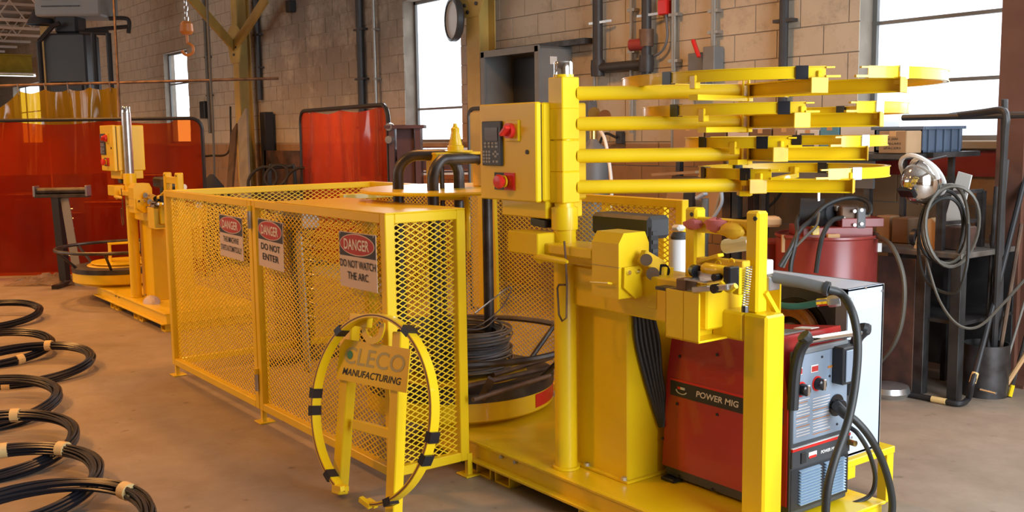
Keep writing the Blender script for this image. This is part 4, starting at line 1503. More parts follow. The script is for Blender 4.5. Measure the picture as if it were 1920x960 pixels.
def drive_unit(label):
    H = at(1160, 560, y=2.455)
    hx = H.x
    t = thing('drive_unit', label, 'drive unit', (hx - .07, 2.53, .985))
    x0 = at(1110, 500, y=2.455).x
    mb = MB()
    # housing with chamfered crown
    prof = [(2.455, .905), (2.605, .905), (2.605, 1.10), (2.585, 1.142), (2.48, 1.142), (2.455, 1.105)]
    mb.prism([(p[0] - 2.455, p[1]) for p in prof], (x0, 2.455, 0), (0, 1, 0), UP, (hx - x0, 0, 0))
    h = mb.build('gear_housing', 'yellow', t, angle=20)
    MB().bx(x0 - .001, hx + .001, 2.4535, 2.46, 1.018, 1.021).build('seam', 'column_yellow', h, smooth=False)
    p = at(1113, 530, y=2.45)
    q_ = at(1146, 532, y=2.45)
    MB().tube([p + Vector((0, .006, 0)), p - Vector((0, .015, -.004)), q_ - Vector((0, .015, -.004)), q_ + Vector((0, .006, 0))], .004, 6).build('handle', 'yellow', h)
    # bright side plate with bolts
    sp = [at(px, py, x=hx + .014) for px, py in ((1171, 502), (1200, 498), (1213, 520), (1214, 552), (1192, 560), (1170, 540))]
    mb = MB()
    n = len(sp)
    mb.add(sp + [s - Vector((.012, 0, 0)) for s in sp], [tuple(range(n)), tuple(reversed(range(n, 2 * n)))] + [(i, n + i, n + (i + 1) % n, (i + 1) % n) for i in range(n)])
    pl_ = mb.build('side_plate', 'yellow', t, smooth=False)
    for px, py in ((1178, 511), (1195, 508)):
        p = at(px, py, x=hx + .014)
        MB().cyl(p, p + Vector((.008, 0, 0)), .009, 8).build('bolt', 'chrome', pl_)
    # straightening rollers and bracket
    for (px, py, rr_, m_) in ((1212, 487, .022, 'chrome'), (1224, 513, .024, 'chrome'), (1243, 508, .026, 'black_gloss')):
        p = at(px, py, x=hx + .05)
        MB().lathe([(0, -.02), (rr_, -.02), (rr_ * .75, -.006), (rr_ * .75, .006), (rr_, .02), (0, .02)], p, (.7, -.7, .1), 16).build('guide_roller', m_, t)
    a, b = at(1203, 480, x=hx + .04), at(1240, 502, x=hx + .04)
    MB().bar(a, b, .03, .05, b=.004).build('roller_arm', 'yellow_worn', t)
    for px, py in ((1212, 487), (1224, 513)):
        p = at(px, py, x=hx + .05) + Vector((.7, -.7, .1)).normalized() * .02
        MB().cyl(p, p + Vector((.7, -.7, .1)).normalized() * .012, .011, 6).build('roller_bolt', 'chrome', t)
    a = at(1228, 548, x=hx + .06)
    MB().box(a, (.06, .04, .12), None, .004).build('roller_bracket', 'yellow', t)
    for dz in (-.02, .02):
        MB().cyl(a + Vector((.03, -.005, dz)), a + Vector((.036, -.005, dz)), .010, 8).build('bolt', 'steel', t)
    MB().bar(at(1245, 560, x=hx + .06) , at(1250, 500, x=hx + .06), .05, .03, (1, 0, 0), .003).build('side_post', 'yellow', t)
    # motor behind
    a, b = at(1112, 418, y=2.78), at(1226, 418, y=2.78)
    MB().box(((a.x + b.x) / 2 - .01, 2.83, a.z), (b.x - a.x - .01, .12, .09), None, .014).build('motor_cover', 'charcoal', t)
    MB().cyl(((a.x + b.x) / 2 , 2.85, .86), ((a.x + b.x) / 2, 2.85, a.z), .075, 20).build('motor_body', 'charcoal', t)
    c_ = at(1219, 480, y=2.80)
    fb = MB()
    fb.box((c_.x, 2.80, c_.z + .01), (.05, .05, .22), None, .006)
    m2 = fb.build('terminal_box', 'black', t)
    for i in range(6):
        MB().bx(c_.x + .024, c_.x + .030, 2.785, 2.815, c_.z - .09 + i * .035, c_.z - .075 + i * .035).build('fin', 'charcoal', m2, smooth=False)
    return t


drive = drive_unit('yellow gear housing with black motor and guide rollers on the machine beam')


def control_cabinet(label):
    X0, X1, Y0, Y1, Z0, Z1 = -3.503, -3.12, 2.44, 2.70, 1.236, 1.622
    t = thing('control_cabinet', label, 'control cabinet', (X1, Y1, Z0))
    MB().bx(X0 + .004, X1, Y0 + .035, Y1, Z0, Z1, .006).build('case', 'yellow', t)
    d = MB().bx(X0, X1 + .0, Y0, Y0 + .028, Z0 - .002, Z1 + .002, .005).build('door', 'yellow', t)
    MB().bx(X0 + .01, X1 - .01, Y0 + .028, Y0 + .036, Z0 + .01, Z1 - .01).build('gasket', 'black_rubber', t, smooth=False)
    MB().bx(X1 - .30, X1 - .005, Y0 + .05, Y1 - .02, Z0 - .07, Z0 + .001, .004).build('mount_tray', 'yellow', t)
    MB().bx(X1 - .02, X1 + .001, Y0 + .10, Y0 + .13, Z0 - .03, Z0 - .015).build('cable_gland', 'black', t, smooth=False)
    F = lambda px, py, k=0: at(px, py, y=Y0 - k)
    a, b = F(907, 228), F(944, 311)
    hm = MB().bx(a.x, b.x, Y0 - .012, Y0 + .001, b.z, a.z, .003).build('operator_panel', 'charcoal', d)
    w, h = b.x - a.x, a.z - b.z
    def key(u, v, uw, vh, m_, n):
        x = a.x + w * u; z = a.z - h * v
        MB().bx(x, x + w * uw, Y0 - .0145, Y0 - .011, z - h * vh, z).build(n, m_, d, smooth=False)
    key(.18, .14, .66, .30, 'screen_grey', 'screen')
    for i in range(4):
        for j in range(2):
            key(.14 + .19 * i, .47 + .075 * j, .13, .05, 'key_grey', 'key')
    for i in range(3):
        for j in range(4):
            key(.08 + .14 * i, .66 + .075 * j, .10, .05, 'key_grey', 'key')
    for (u, v) in ((.68, .66), (.58, .71), (.78, .71), (.68, .76), (.58, .88), (.74, .88)):
        key(u, v, .10, .05, 'key_grey', 'key')
    c_ = F(963, 245)
    MB().box((c_.x, Y0 - .004, c_.z), (.085, .012, .085), None, .003).build('switch_plate', 'yellow', d)
    MB().cyl((c_.x - .005, Y0 - .01, c_.z), (c_.x - .005, Y0 - .03, c_.z), .030, 20).build('switch_dial', 'red_knob', d)
    MB().box((c_.x - .005, Y0 - .04, c_.z), (.016, .03, .055), Matrix.Rotation(.9, 3, 'Y'), .004).build('switch_handle', 'red_knob', d)
    a2, b2 = F(929, 323), F(966, 357)
    xm = (a2.x + b2.x) / 2
    MB().bx(a2.x, xm, Y0 - .006, Y0 + .001, b2.z, a2.z).build('stop_plate', 'black', d, smooth=False)
    MB().bx(xm, b2.x, Y0 - .006, Y0 + .001, b2.z, a2.z).build('stop_plate', 'red_bright', d, smooth=False)
    zc = (a2.z + b2.z) / 2
    MB().lathe([(0, .0), (.018, 0), (.018, .02), (.028, .024), (.030, .034), (.024, .042), (0, .044)], (xm + .006, Y0 - .006, zc), (0, -1, 0), 20).build('stop_button', 'red_knob', d)
    MB().lathe([(.018, .004), (.025, .004), (.025, .012), (.018, .012)], (xm + .006, Y0 - .006, zc), (0, -1, 0), 20).build('stop_collar', 'yellow', d)
    c_ = F(989, 285)
    MB().cyl((c_.x, Y0 + .001, c_.z), (c_.x, Y0 - .005, c_.z), .009, 12).build('door_lock', 'dark_steel', d)
    # small box below
    a3, b3 = at(951, 432, y=2.42), at(1008, 480, y=2.42)
    MB().bx(a3.x, b3.x, 2.42, 2.54, b3.z, a3.z, .004).build('junction_case', 'yellow', t)
    MB().bar(at(1004, 414, y=2.52), at(1030, 420, y=2.52), .05, .03, (0, 0, 1)).build('black_bracket', 'black', t)
    return t


cab = control_cabinet('yellow control cabinet on the near machine, with keypad panel and red stop button')

# ------------------------------------------------------------------ payoff turntable, coil and hoops
TC = Vector((-4.2, 2.78, 0))
TR = .47


def turntable(label):
    t = thing('turntable', label, 'turntable', TC)
    c_ = TC
    MB().lathe([(0, 0), (.22, 0), (.22, .02), (.12, .03), (.12, ZS), (0, ZS)], c_, n=28).build('bearing_pedestal', 'dark_steel', t)
    MB().lathe([(0, ZS), (TR - .06, ZS), (TR - .05, ZS + .02), (0, ZS + .02)], c_, n=48).build('base_disc', 'yellow', t)
    MB().lathe([(0, ZS + .021), (TR - .01, ZS + .021), (TR, ZS + .03), (TR, ZS + .115), (0, ZS + .115)], c_, n=64).build('drum', 'yellow', t)
    MB().lathe([(0, ZS + .116), (TR + .004, ZS + .116), (TR + .006, ZS + .16), (TR - .04, ZS + .165), (0, ZS + .165)], c_, n=64).build('steel_rim', 'dark_steel', t)
    MB().lathe([(0, ZS + .166), (TR - .13, ZS + .166), (TR - .14, ZS + .175), (0, ZS + .175)], c_, n=48).build('top_disc', 'yellow_worn', t)
    rr_ = TR + .14
    ring = [c_ + Vector((rr_ * math.cos(2 * PI * i / 56), rr_ * math.sin(2 * PI * i / 56), ZS + .33)) for i in range(56)]
    MB().tube(ring, .016, 8, closed=True).build('guard_ring', 'dark_steel', t)
    for i in range(6):
        a_ = i * PI / 3 + .5
        d_ = Vector((math.cos(a_), math.sin(a_), 0))
        MB().cyl(c_ + d_ * (TR - .03) + UP * (ZS + .16), c_ + d_ * rr_ + UP * (ZS + .33), .013, 8).build('spoke', 'dark_steel', t)
    return t


tt = turntable('payoff turntable with yellow drum and dark guard ring inside the fence')
p = at(1014, 757, y=2.55)
a_ = ring_ang(1004, TC + UP * .2, Vector((1, 0, 0)), Vector((0, 1, 0)), TR, -.6, 1.2)
b_ = ring_ang(1030, TC + UP * .2, Vector((1, 0, 0)), Vector((0, 1, 0)), TR, -.6, 1.2)
MB().ringband(TC, TR + .0005, TR + .002, ZS + .045, ZS + .11, a_, b_, 8).build('red_sticker', 'red_bright', tt)
# timbers / steel bars lying on the turntable
rnd = random.Random(3)
cl = thing('payoff_wire_coil', 'thick coil of grey wire stacked on the turntable inside the fence', 'wire coil', TC + UP * (ZS + .18))
mb = MB()
rnd = random.Random(11)
for k in range(74):
    rr_ = rnd.uniform(.19, .27)
    zz = ZS + .19 + .20 * k / 73 + rnd.uniform(-.01, .01)
    ph, am = rnd.uniform(0, 6), rnd.uniform(.004, .014)
    pts = [TC + Vector((rr_ * math.cos(q_) * (1 + .02 * math.sin(2 * q_ + ph)), rr_ * math.sin(q_), zz + am * math.sin(q_ + ph))) for q_ in [2 * PI * i / 48 for i in range(48)]]
    mb.tube(pts, .0045, 5, closed=True)
mb.build('windings', 'wire', cl)
ends = [TC + Vector((.10, -.12, ZS + .40)), TC + Vector((.18, -.02, ZS + .42)), TC + Vector((.20, .12, ZS + .50)), TC + Vector((.1, .25, ZS + .58)), at(890, 588, y=2.6)]
MB().tube(spline(ends, 8), .0035, 5).build('loose_end', 'wire', cl)
MB().tube(spline([TC + Vector((-.2, -.02, ZS + .42)), TC + Vector((0, -.22, ZS + .43)), TC + Vector((.2, -.03, ZS + .41)), TC + Vector((.05, .2, ZS + .42))], 8), .0035, 5).build('loose_loop', 'wire', cl)
bars = [((888, 722), (1028, 690), .014), ((900, 745), (1025, 706), .011), ((935, 700), (1030, 672), .012)]
for i, (p0, p1, r_) in enumerate(bars):
    zz = ZS + .19 + .02 * (i % 2)
    a, b = at(*p0, z=zz), at(*p1, z=zz)
    tag(MB().cyl(a - (b - a) * .1, b + (b - a) * .05, r_, 8).build('steel_rod', 'rusty_steel'), ('thickest rusty rod lying across the turntable', 'rusty rod lying lowest, along the near edge of the turntable', 'shorter rusty rod lying closest to the coil on the turntable')[i], 'rod', 'rods on the turntable')
a, b = at(903, 748, z=ZS + .17), at(922, 710, z=ZS + .30)
tag(MB().bar(a, b, .035, .012, (1, -1, 0)).build('wood_wedge', 'bench_rust'), 'short rusty tab standing on the turntable edge beside the fence corner', 'tab')

hp = thing('hoop_guide', 'pair of crossed dark pipe hoops standing over the wire coil', 'hoop guide', TC + UP * (ZS + .176))
R2 = .215
ZT = 1.41
for ang in (math.radians(53 - 40), math.radians(53 + 50)):
    pass
feet = []
def hoop(pxa, pxb, ztop, m_='dark_steel', r_=.027, da=5.0, db=5.0):
    a, b = at(pxa, 400, d=da), at(pxb, 400, d=db)
    a = Vector((a.x, a.y, 0)); b = Vector((b.x, b.y, 0))
    e_ = (b - a); L = e_.length; e_.normalize()
    rr_ = min(.10, L / 2 - .001)
    zb_ = ZS + .177
    pts = [a + UP * zb_, a + UP * (ztop - rr_)] + arc(a + e_ * rr_ + UP * (ztop - rr_), rr_, PI, PI / 2, 8, e_, UP) + arc(b - e_ * rr_ + UP * (ztop - rr_), rr_, PI / 2, 0, 8, e_, UP) + [b + UP * (ztop - rr_), b + UP * zb_]
    return MB().tube(pts, r_, 12).build('hoop', m_, hp)
hoop(748, 862, 1.405, da=4.98, db=4.98)
hoop(813, 914, 1.385, da=4.78, db=5.15)
a = at(828, 300, d=4.95)
MB().cyl((a.x, a.y, ZS + .18), (a.x, a.y, at(828, 308, d=4.95).z), .012, 8).build('center_rod', 'dark_steel', hp)


def hold_disc(label, c, zd, group=None):
    c = Vector(c)
    t = thing('hold_down_disc', label, 'disc', c + UP * zd)
    o = c + UP * zd
    MB().lathe([(0, -.008), (.47, -.008), (.475, 0), (.47, .008), (0, .008)], o, n=56).build('disc', 'yellow', t)
    hx_ = .13
    e1 = Vector((.10, .99, 0)).normalized()
    e2 = UP.cross(e1)
    R_ = Matrix((e1, e2, UP)).transposed()
    MB().box(o + UP * .176, (hx_ * 2 + .02, .11, .014), R_, .004).build('bridge_top', 'yellow', t)
    for s_ in (-1, 1):
        MB().box(o + e1 * (s_ * hx_) + UP * .09, (.014, .11, .165), R_, .004).build('bridge_leg', 'yellow', t)
    MB().lathe([(0, .183), (.085, .183), (.085, .19), (.04, .192), (.040, .212), (.034, .216), (.020, .28), (.021, .288), (.021, .298), (.012, .305), (.008, .322), (0, .322)], o, n=20).build('spindle', 'yellow', t)
    return t


hold_disc('yellow hold-down disc with bridge handle and spindle, raised on the hoops inside the fence', (TC.x, TC.y, 0), 1.235)

# ------------------------------------------------------------------ swing arms with open bead rings
def reel_arm(k, zarm, cpx, rpx, gap, aend, bend, label, tapes):
    Dc = 4.2
    R_ = (rpx / CAM_F) * Dc * .985
    Lc = (cpx - 960) / CAM_F * Dc
    t = thing('reel_arm', label, 'swing arm', (PX, PYY, zarm), 'swing arms on the machine post')
    z = zarm
    MB().bx(PX - .044, PX + .044, PYY - .044, PYY + .044, z - .060, z + .0625, .004).build('hinge_block', 'yellow', t)
    lp = Vector((PX, PYY, 0))
    pl_ = lp.dot(RTV); pd = lp.dot(FWV)
    hub = LD(.90, 3.99, z)
    MB().tube([LD(pl_ + .05, pd, z), hub], .0275, 16).build('arm_tube', 'yellow', t)
    dirh = (hub - LD(pl_ + .05, pd, z)).normalized()
    sd = UP.cross(dirh)
    R3 = Matrix((dirh, sd, UP)).transposed()
    for f in (.0, .022):
        MB().box(hub + dirh * f, (.008, .085, .085), R3, .003).build('flange', 'yellow', t)
    rc_ = LD(Lc, Dc, 0)
    zr = z + .045
    e1, e2 = RTV, -FWV          # angle 0 = far side of picture right, pi/2 = towards the camera
    def ang(px, lo, hi): return ring_ang(px, rc_ + UP * zr, e1, e2, R_, lo, hi)
    ga, gb = ang(gap[0], PI / 2 + .6, PI / 2 - .9), ang(gap[1], PI / 2 + .3, .2)
    def rp(a_, rr=R_): return rc_ + e1 * (rr * math.cos(a_)) + e2 * (rr * math.sin(a_))
    # beams from hub to ring
    zb_ = z
    aA = ang(aend, PI / 2 + .6, PI / 2 - .9)
    aB = ang(bend, PI / 2, .1)
    hub2 = hub + dirh * .03
    for a_ in (aA, aB):
        e_ = rp(a_, R_ + .012) + UP * zb_
        bm = MB()
        bm.bar(hub2, e_, .006, .052)
        n_ = (e_ - hub2).normalized().cross(UP)
        bm.bar(hub2 + UP * .024 + n_ * .012, e_ + UP * .024 + n_ * .012, .03, .005).bar(hub2 - UP * .024 + n_ * .012, e_ - UP * .024 + n_ * .012, .03, .005)
        b_ = bm.build('beam', 'yellow', t, smooth=False)
        d_ = (e_ - hub2).normalized()
        Rb = Matrix((d_, UP.cross(d_), UP)).transposed()
        MB().box(e_, (.006, .07, .056), Rb, .002).build('end_plate', 'yellow_worn', b_)
    aC = PI / 2 + .75
    e_ = rp(aC) + UP * (zb_ - .03)
    MB().bar(hub2 - UP * .03, e_, .04, .02).build('beam', 'yellow', t, smooth=False)
    e_ = rp(PI * 1.5 + .3) + UP * (zb_ + .01)
    MB().bar(hub2 + dirh * .02, e_, .03, .02).build('beam', 'yellow', t, smooth=False)
    # ring: runs from gap left end (ga) round the back to gap right end (gb)
    a0, a1 = ga, gb + 2 * PI
    rg_ = MB().ringband(rc_ + UP * zr, R_ - .004, R_, -.021, .021, a0, a1, 80, e1, e2, UP).build('bead_ring', 'yellow', t)
    lips = MB()
    for zz in (-.021, .018):
        lips.ringband(rc_ + UP * zr, R_ - .018, R_ + .004, zz, zz + .003, a0, a1, 80, e1, e2, UP)
    lips.build('rim_lip', 'yellow', rg_)
    for (px, far, m_) in tapes:
        a_ = ang(px, PI, 2 * PI) if far else ang(px, PI, 0)
        w = .021 / R_
        MB().ringband(rc_ + UP * zr, R_ - .02, R_ + .007, -.0235, .0235, a_ - w, a_ + w, 5, e1, e2, UP).build('tape_band', m_, rg_)
    for a_ in (a0, a1):
        p_ = rp(a_) + UP * zr
        s_ = 1 if a_ == a1 else -1
        tg = (-e1 * math.sin(a_) + e2 * math.cos(a_)) * s_
        MB().bar(p_ - UP * .015, p_ + tg * .05 - UP * .015, .014, .008).bar(p_ + UP * .016, p_ + tg * .03 + UP * .016, .014, .006).build('end_lug', 'yellow', rg_)
    for a_ in (aA, aB, aC, PI * 1.5 + .3):
        p_ = rp(a_, R_ - .01)
        MB().box(p_ + UP * (zr - .02), (.03, .03, .05), None, .003).build('ring_clip', 'yellow', rg_)
    return t


reel_arm(0, 1.655, 1459, 293, (1548, 1628), 1536, 1690, 'topmost yellow swing arm, carrying the widest open ring', [(1251, 0, 'tape_black'), (1503, 0, 'tape_black'), (1693, 0, 'tape_white'), (1640, 1, 'tape_black'), (1560, 1, 'tape_black')])
reel_arm(1, 1.537, 1446, 241, (1510, 1606), 1503, 1648, 'second swing arm from the top of the post, with a wide open ring', [(1266, 0, 'tape_black'), (1470, 0, 'tape_black'), (1648, 0, 'tape_white'), (1580, 1, 'tape_black')])
reel_arm(2, 1.412, 1470, 184, (1478, 1578), 1464, 1622, 'third swing arm from the top of the post, with a medium open ring', [(1318, 0, 'tape_black'), (1430, 0, 'tape_black'), (1621, 0, 'tape_white'), (1495, 1, 'tape_black')])
reel_arm(3, 1.290, 1486, 174, (1446, 1553), 1424, 1597, 'lowest yellow swing arm, carrying the smallest open ring', [(1320, 0, 'tape_black'), (1398, 0, 'tape_black'), (1605, 0, 'tape_white'), (1380, 1, 'tape_black'), (1545, 1, 'tape_black')])
# ------------------------------------------------------------------ second machine: same build, farther down the shop
OFF = Vector((-5.8, 0, 0))


def clone(o, label):
    c = dup(o)
    c.location = o.location + OFF
    c['label'] = label
    return c


m2 = clone(mach, 'second forming machine, farther off in front of the long red screen')
for ch in m2.children:
    if ch.name.startswith('post_upper'):
        ch.data = ch.data.copy()
        ch.data.materials[0] = M['steel']
clone(drive, 'gear housing and motor on the second, farther machine')
clone(cab, 'yellow control cabinet on the second, farther machine')
clone(tt, 'empty payoff turntable with guard ring beside the second machine')
hold_disc('yellow disc with bridge handle lying flat on the empty turntable', (TC.x + OFF.x, TC.y, 0), ZS + .19)
for ch in bpy.data.objects:
    if ch.name.startswith('hold_down_disc') and abs(ch.location.x - (TC.x + OFF.x)) < .01:
        for k in list(ch.children):
            if k.name.startswith('spindle'): bpy.data.objects.remove(k)
            elif k.name.startswith('disc'):
                k.data = MB().lathe([(0, -.008), (.30, -.008), (.305, 0), (.30, .008), (0, .008)], n=40).build('tmp', 'yellow').data
                bpy.data.objects.remove(bpy.data.objects['tmp'])
# cream cabinet back seen past the second post
MBc = at(236, 250, x=PX + OFF.x - .2)
a, b = at(240, 246, x=PX + OFF.x - .06), at(266, 330, x=PX + OFF.x - .06)
t = thing('relay_cabinet', 'cream relay cabinet mounted behind the bare steel post of the second machine', 'cabinet', ((a + b) / 2))
MB().bx(a.x - .20, a.x, a.y, b.y, b.z, a.z, .006).build('case', 'cream_paint', t)
MB().bx(a.x - .001, a.x + .006, a.y + .015, b.y - .015, b.z + .015, a.z - .015, .003).build('cover', 'cream_paint', t)
MB().bx(a.x - .06, a.x - .02, PYY + .03, a.y + .02, b.z + .1, b.z + .16).build('bracket', 'yellow', t, smooth=False)
# crumpled clear film on the floor, white rag and valve on the far skid
rnd = random.Random(9)
p = at(92, 531, z=0)
vs, fs = [], []
nx, ny = 18, 8
for i in range(nx + 1):
    for k in range(ny + 1):
        u_, v_ = i / nx - .5, k / ny - .5
        h_ = max(0, .11 * (1 - 3.2 * v_ * v_) * (1 - 3 * u_ * u_)) * rnd.uniform(.35, 1.1)
        vs.append(p + RTV * (u_ * .75 + rnd.uniform(-.02, .02)) + FWV * (v_ * .42 + rnd.uniform(-.02, .02)) + UP * (.004 + h_))
for i in range(nx):
    for k in range(ny):
        a_ = i * (ny + 1) + k
        fs.append((a_, a_ + ny + 1, a_ + ny + 2, a_ + 1))
tag(MB().add(vs, fs).build('plastic_film', 'clear_film', smooth=False), 'crumpled clear plastic film lying on the floor by the empty turntable', 'film')
p = at(285, 572, y=2.55)
p.z = ZS
vs, fs = [], []
for i in range(7):
    for k in range(14):
        a_ = 2 * PI * k / 14
        r_ = .06 * math.cos(i / 6 * PI / 2) * (1 + rnd.uniform(-.15, .15)) + .004
        vs.append(p + Vector((r_ * 1.5 * math.cos(a_), r_ * math.sin(a_), .065 * math.sin(i / 6 * PI / 2))))
for i in range(6):
    for k in range(14):
        fs.append((i * 14 + k, i * 14 + (k + 1) % 14, (i + 1) * 14 + (k + 1) % 14, (i + 1) * 14 + k))
tag(MB().add(vs, fs).build('rag', 'sign_white'), 'pale crumpled rag on the skid of the second machine', 'rag')

# ------------------------------------------------------------------ red wire-feed welder on the near skid
WX0, WX1, WY0, WY1, WZ = -2.762, -2.150, 2.775, 3.115, ZS
welder = thing('welder', 'red wire-feed welder with POWER MIG stripe, standing on the near skid', 'welder', ((WX0 + WX1) / 2, (WY0 + WY1) / 2, WZ))
prof = [(WX0, WZ + .05), (WX1 - .012, WZ + .05), (WX1 - .012, WZ + .43), (WX1 - .05, WZ + .645), (WX0 + .05, WZ + .58), (WX0 + .025, WZ + .42)]
mb = MB().prism(prof, (0, WY0, 0), (1, 0, 0), UP, (0, WY1 - WY0, 0))
mb.build('cover', 'red_paint', welder, smooth=False)
MB().bx(WX0 + .01, WX1 - .004, WY0 + .004, WY1 - .004, WZ + .012, WZ + .055, .006).build('base', 'charcoal', welder)
for (x, y) in ((WX0 + .05, WY0 - .01), (WX0 + .05, WY1 - .03), (WX1 - .08, WY0 + .03), (WX1 - .08, WY1 - .05)):
    MB().bx(x - .03, x + .04, y - .02, y + .04, WZ + .0005, WZ + .014, .003).build('foot', 'black', welder)
for (px, py) in ((1270, 757), (1345, 777), (1243, 822), (1345, 665), (1272, 893), (1335, 918), (1450, 905), (1275, 668)):
    p = at(px, py, y=WY0)
    MB().cyl(p + Vector((0, .002, 0)), p - Vector((0, .004, 0)), .006, 8).build('screw', 'black', welder)
# side stripe
s4 = [at(px, py, y=WY0 - .003) for px, py in ((1257, 711), (1404, 749), (1404, 778), (1257, 741))]
sx = (s4[1] - s4[0]).normalized()
zt_, zb_ = (s4[0].z + s4[1].z) / 2, (s4[3].z + s4[2].z) / 2
xa, xb = s4[0].x, WX1 - .03
sp = MB().bx(xa, xb, WY0 - .003, WY0 + .001, zb_, zt_).build('side_stripe', 'sign_black', welder, smooth=False)
MB().bx(xa, xb, WY0 - .0035, WY0, zt_ - .001, zt_ + .007).build('stripe_edge', 'red_bright', welder, smooth=False)
a, b = at(1305, 741, y=WY0 - .004), at(1385, 757, y=WY0 - .004)
text('lettering', 'POWER MIG', 'letter_white', sp, Vector(((a.x + b.x) / 2, WY0 - .0035, (zt_ + zb_) / 2)), (1, 0, 0), UP, (zt_ - zb_) * .40, abs(b.x - a.x), .02, .12)
c_ = at(1278, 736, y=WY0 - .004)
MB().ringband((c_.x, WY0 - .0045, (zt_ + zb_) / 2 - .002), .016, .020, 0, .001, PI, PI * 1.9, 14, (1.5, 0, 0), (0, 0, .8), (0, -1, 0)).build('logo_swoosh', 'silver_bright', sp)
MB().bx(c_.x - .022, c_.x + .016, WY0 - .005, WY0 - .003, (zt_ + zb_) / 2 + .001, (zt_ + zb_) / 2 + .010).build('logo_bar', 'silver_bright', sp, smooth=False)
MB().bx(c_.x - .022, c_.x - .006, WY0 - .0053, WY0 - .003, (zt_ + zb_) / 2 + .001, (zt_ + zb_) / 2 + .010).build('logo_bar', 'red_bright', sp, smooth=False)
# front: silver control panel, black band, louvred vents
FXX = WX1
F = lambda px, py, k=0: at(px, py, x=FXX + k)
fb = MB().bx(FXX - .014, FXX, WY0 + .004, WY1 - .002, WZ + .03, WZ + .60, .004).build('front_frame', 'charcoal', welder)
ya, yb = F(1488, 720).y, F(1588, 700).y
zc, zd = F(1490, 832).z, F(1490, 668).z
cp_ = MB().bx(FXX - .002, FXX + .003, ya, yb, zc, zd, .002).build('control_panel', 'silver_panel', welder)
for (px, py) in ((1502, 730), (1532, 719)):
    c_ = F(px, py, .004)
    MB().lathe([(0, 0), (.027, 0), (.027, .003), (0, .003)], c_ - Vector((.001, 0, 0)), (1, 0, 0), 20).build('knob_ring', 'red_bright', cp_)
    kb = MB().lathe([(0, .003), (.022, .003), (.020, .026), (.015, .03), (0, .03)], c_, (1, 0, 0), 20).build('knob', 'black_gloss', cp_)
    MB().box(c_ + Vector((.026, .004, 0)), (.012, .012, .038), None, .002).build('knob_pointer', 'chrome', cp_)
for (px, py) in ((1497, 697), (1527, 691)):
    c_ = F(px, py, .004)
    MB().box(c_, (.004, .040, .026), None, .001).build('display_frame', 'letter_white', cp_, smooth=False)
    MB().box(c_ + Vector((.001, 0, 0)), (.005, .034, .019), None).build('display', 'led_red', cp_, smooth=False)
c_ = F(1558, 687, .003)
MB().box(c_, (.003, .036, .008), None).build('warning_strip', 'orange_hook', cp_, smooth=False)
for (py, w0, w1, mm) in [(751 + 5.5 * i, 1493, 1518, 'letter_white') for i in range(13)] + [(746 + 5.5 * i, 1524, 1556, 'letter_white') for i in range(13)]:
    a, b = F(w0, py + (1 if w0 < 1500 else 0), .0035), F(w1 - (4 if int(py) % 3 == 0 else 0), py - 4, .0035)
    c_ = (a + b) / 2
    MB().box((FXX + .0035, c_.y, c_.z), (.001, abs(b.y - a.y), .0026)).build('printed_line', 'sign_white' if int(py) % 4 else 'orange_hook', cp_, smooth=False)
for px, py in ((1497, 679), (1541, 669), (1555, 705), (1569, 795), (1583, 780)):
    c_ = F(px, py, .003)
    MB().cyl(c_, c_ + Vector((.003, 0, 0)), .0045, 8).build('screw', 'black', cp_)
# gun connector
c_ = F(1567, 759, .002)
MB().lathe([(0, 0), (.040, 0), (.040, .006), (.022, .008), (.022, .03), (0, .03)], c_, (1, 0, 0), 22).build('gun_socket', 'black_gloss', welder)
# middle band
z1_, z0_ = F(1482, 842).z, F(1482, 880).z
bd = MB().bx(FXX - .001, FXX + .006, WY0 + .006, WY1 - .004, z0_, z1_ - .012, .002).build('front_band', 'charcoal', welder)
MB().bx(FXX, FXX + .008, WY0 + .006, WY1 - .004, z1_ - .012, z1_ - .002).build('band_edge', 'red_bright', welder, smooth=False)
MB().bx(FXX, FXX + .008, WY0 + .006, WY1 - .004, z1_ - .003, z1_).build('band_edge', 'letter_white', welder, smooth=False)
zm = (z0_ + z1_ - .012) / 2
c_ = F(1500, 853, .007)
MB().box((FXX + .008, WY0 + .065, zm), (.006, .028, .04), None, .002).build('power_switch', 'black', bd)
MB().box((FXX + .0065, WY0 + .118, zm + .004), (.002, .045, .016)).build('badge', 'letter_white', bd, smooth=False)
MB().box((FXX + .0068, WY0 + .118, zm - .005), (.002, .040, .009)).build('badge', 'red_bright', bd, smooth=False)
text('lettering', 'POWER MIG 2', 'letter_white', bd, (FXX + .0062, WY0 + .215, zm), (0, 1, 0), UP, .012, .10, .02, .12)
c_ = F(1592, 828, .004)
MB().cyl(c_ - Vector((.01, 0, 0)), c_ + Vector((.03, -.004, 0)), .011, 12).build('gas_fitting', 'brass', bd)
# louvres
lz1 = z0_ - .012
lz0 = WZ + .05
lp_ = MB().bx(FXX - .001, FXX + .002, WY0 + .008, WY1 - .006, lz0 - .015, lz1 + .006, .002).build('vent_panel', 'black', welder)
for (f0, f1) in ((.14, .48), (.56, .90)):
    y0, y1 = WY0 + (WY1 - WY0) * f0, WY0 + (WY1 - WY0) * f1
    n = 12
    for i in range(n):
        z = lz0 + (lz1 - lz0) * (i + .5) / n
        MB().bar((FXX + .007, y0, z), (FXX + .007, y1, z), .015, .003, (.35, 0, .93)).build('louver', 'louver_blue', lp_, smooth=False)
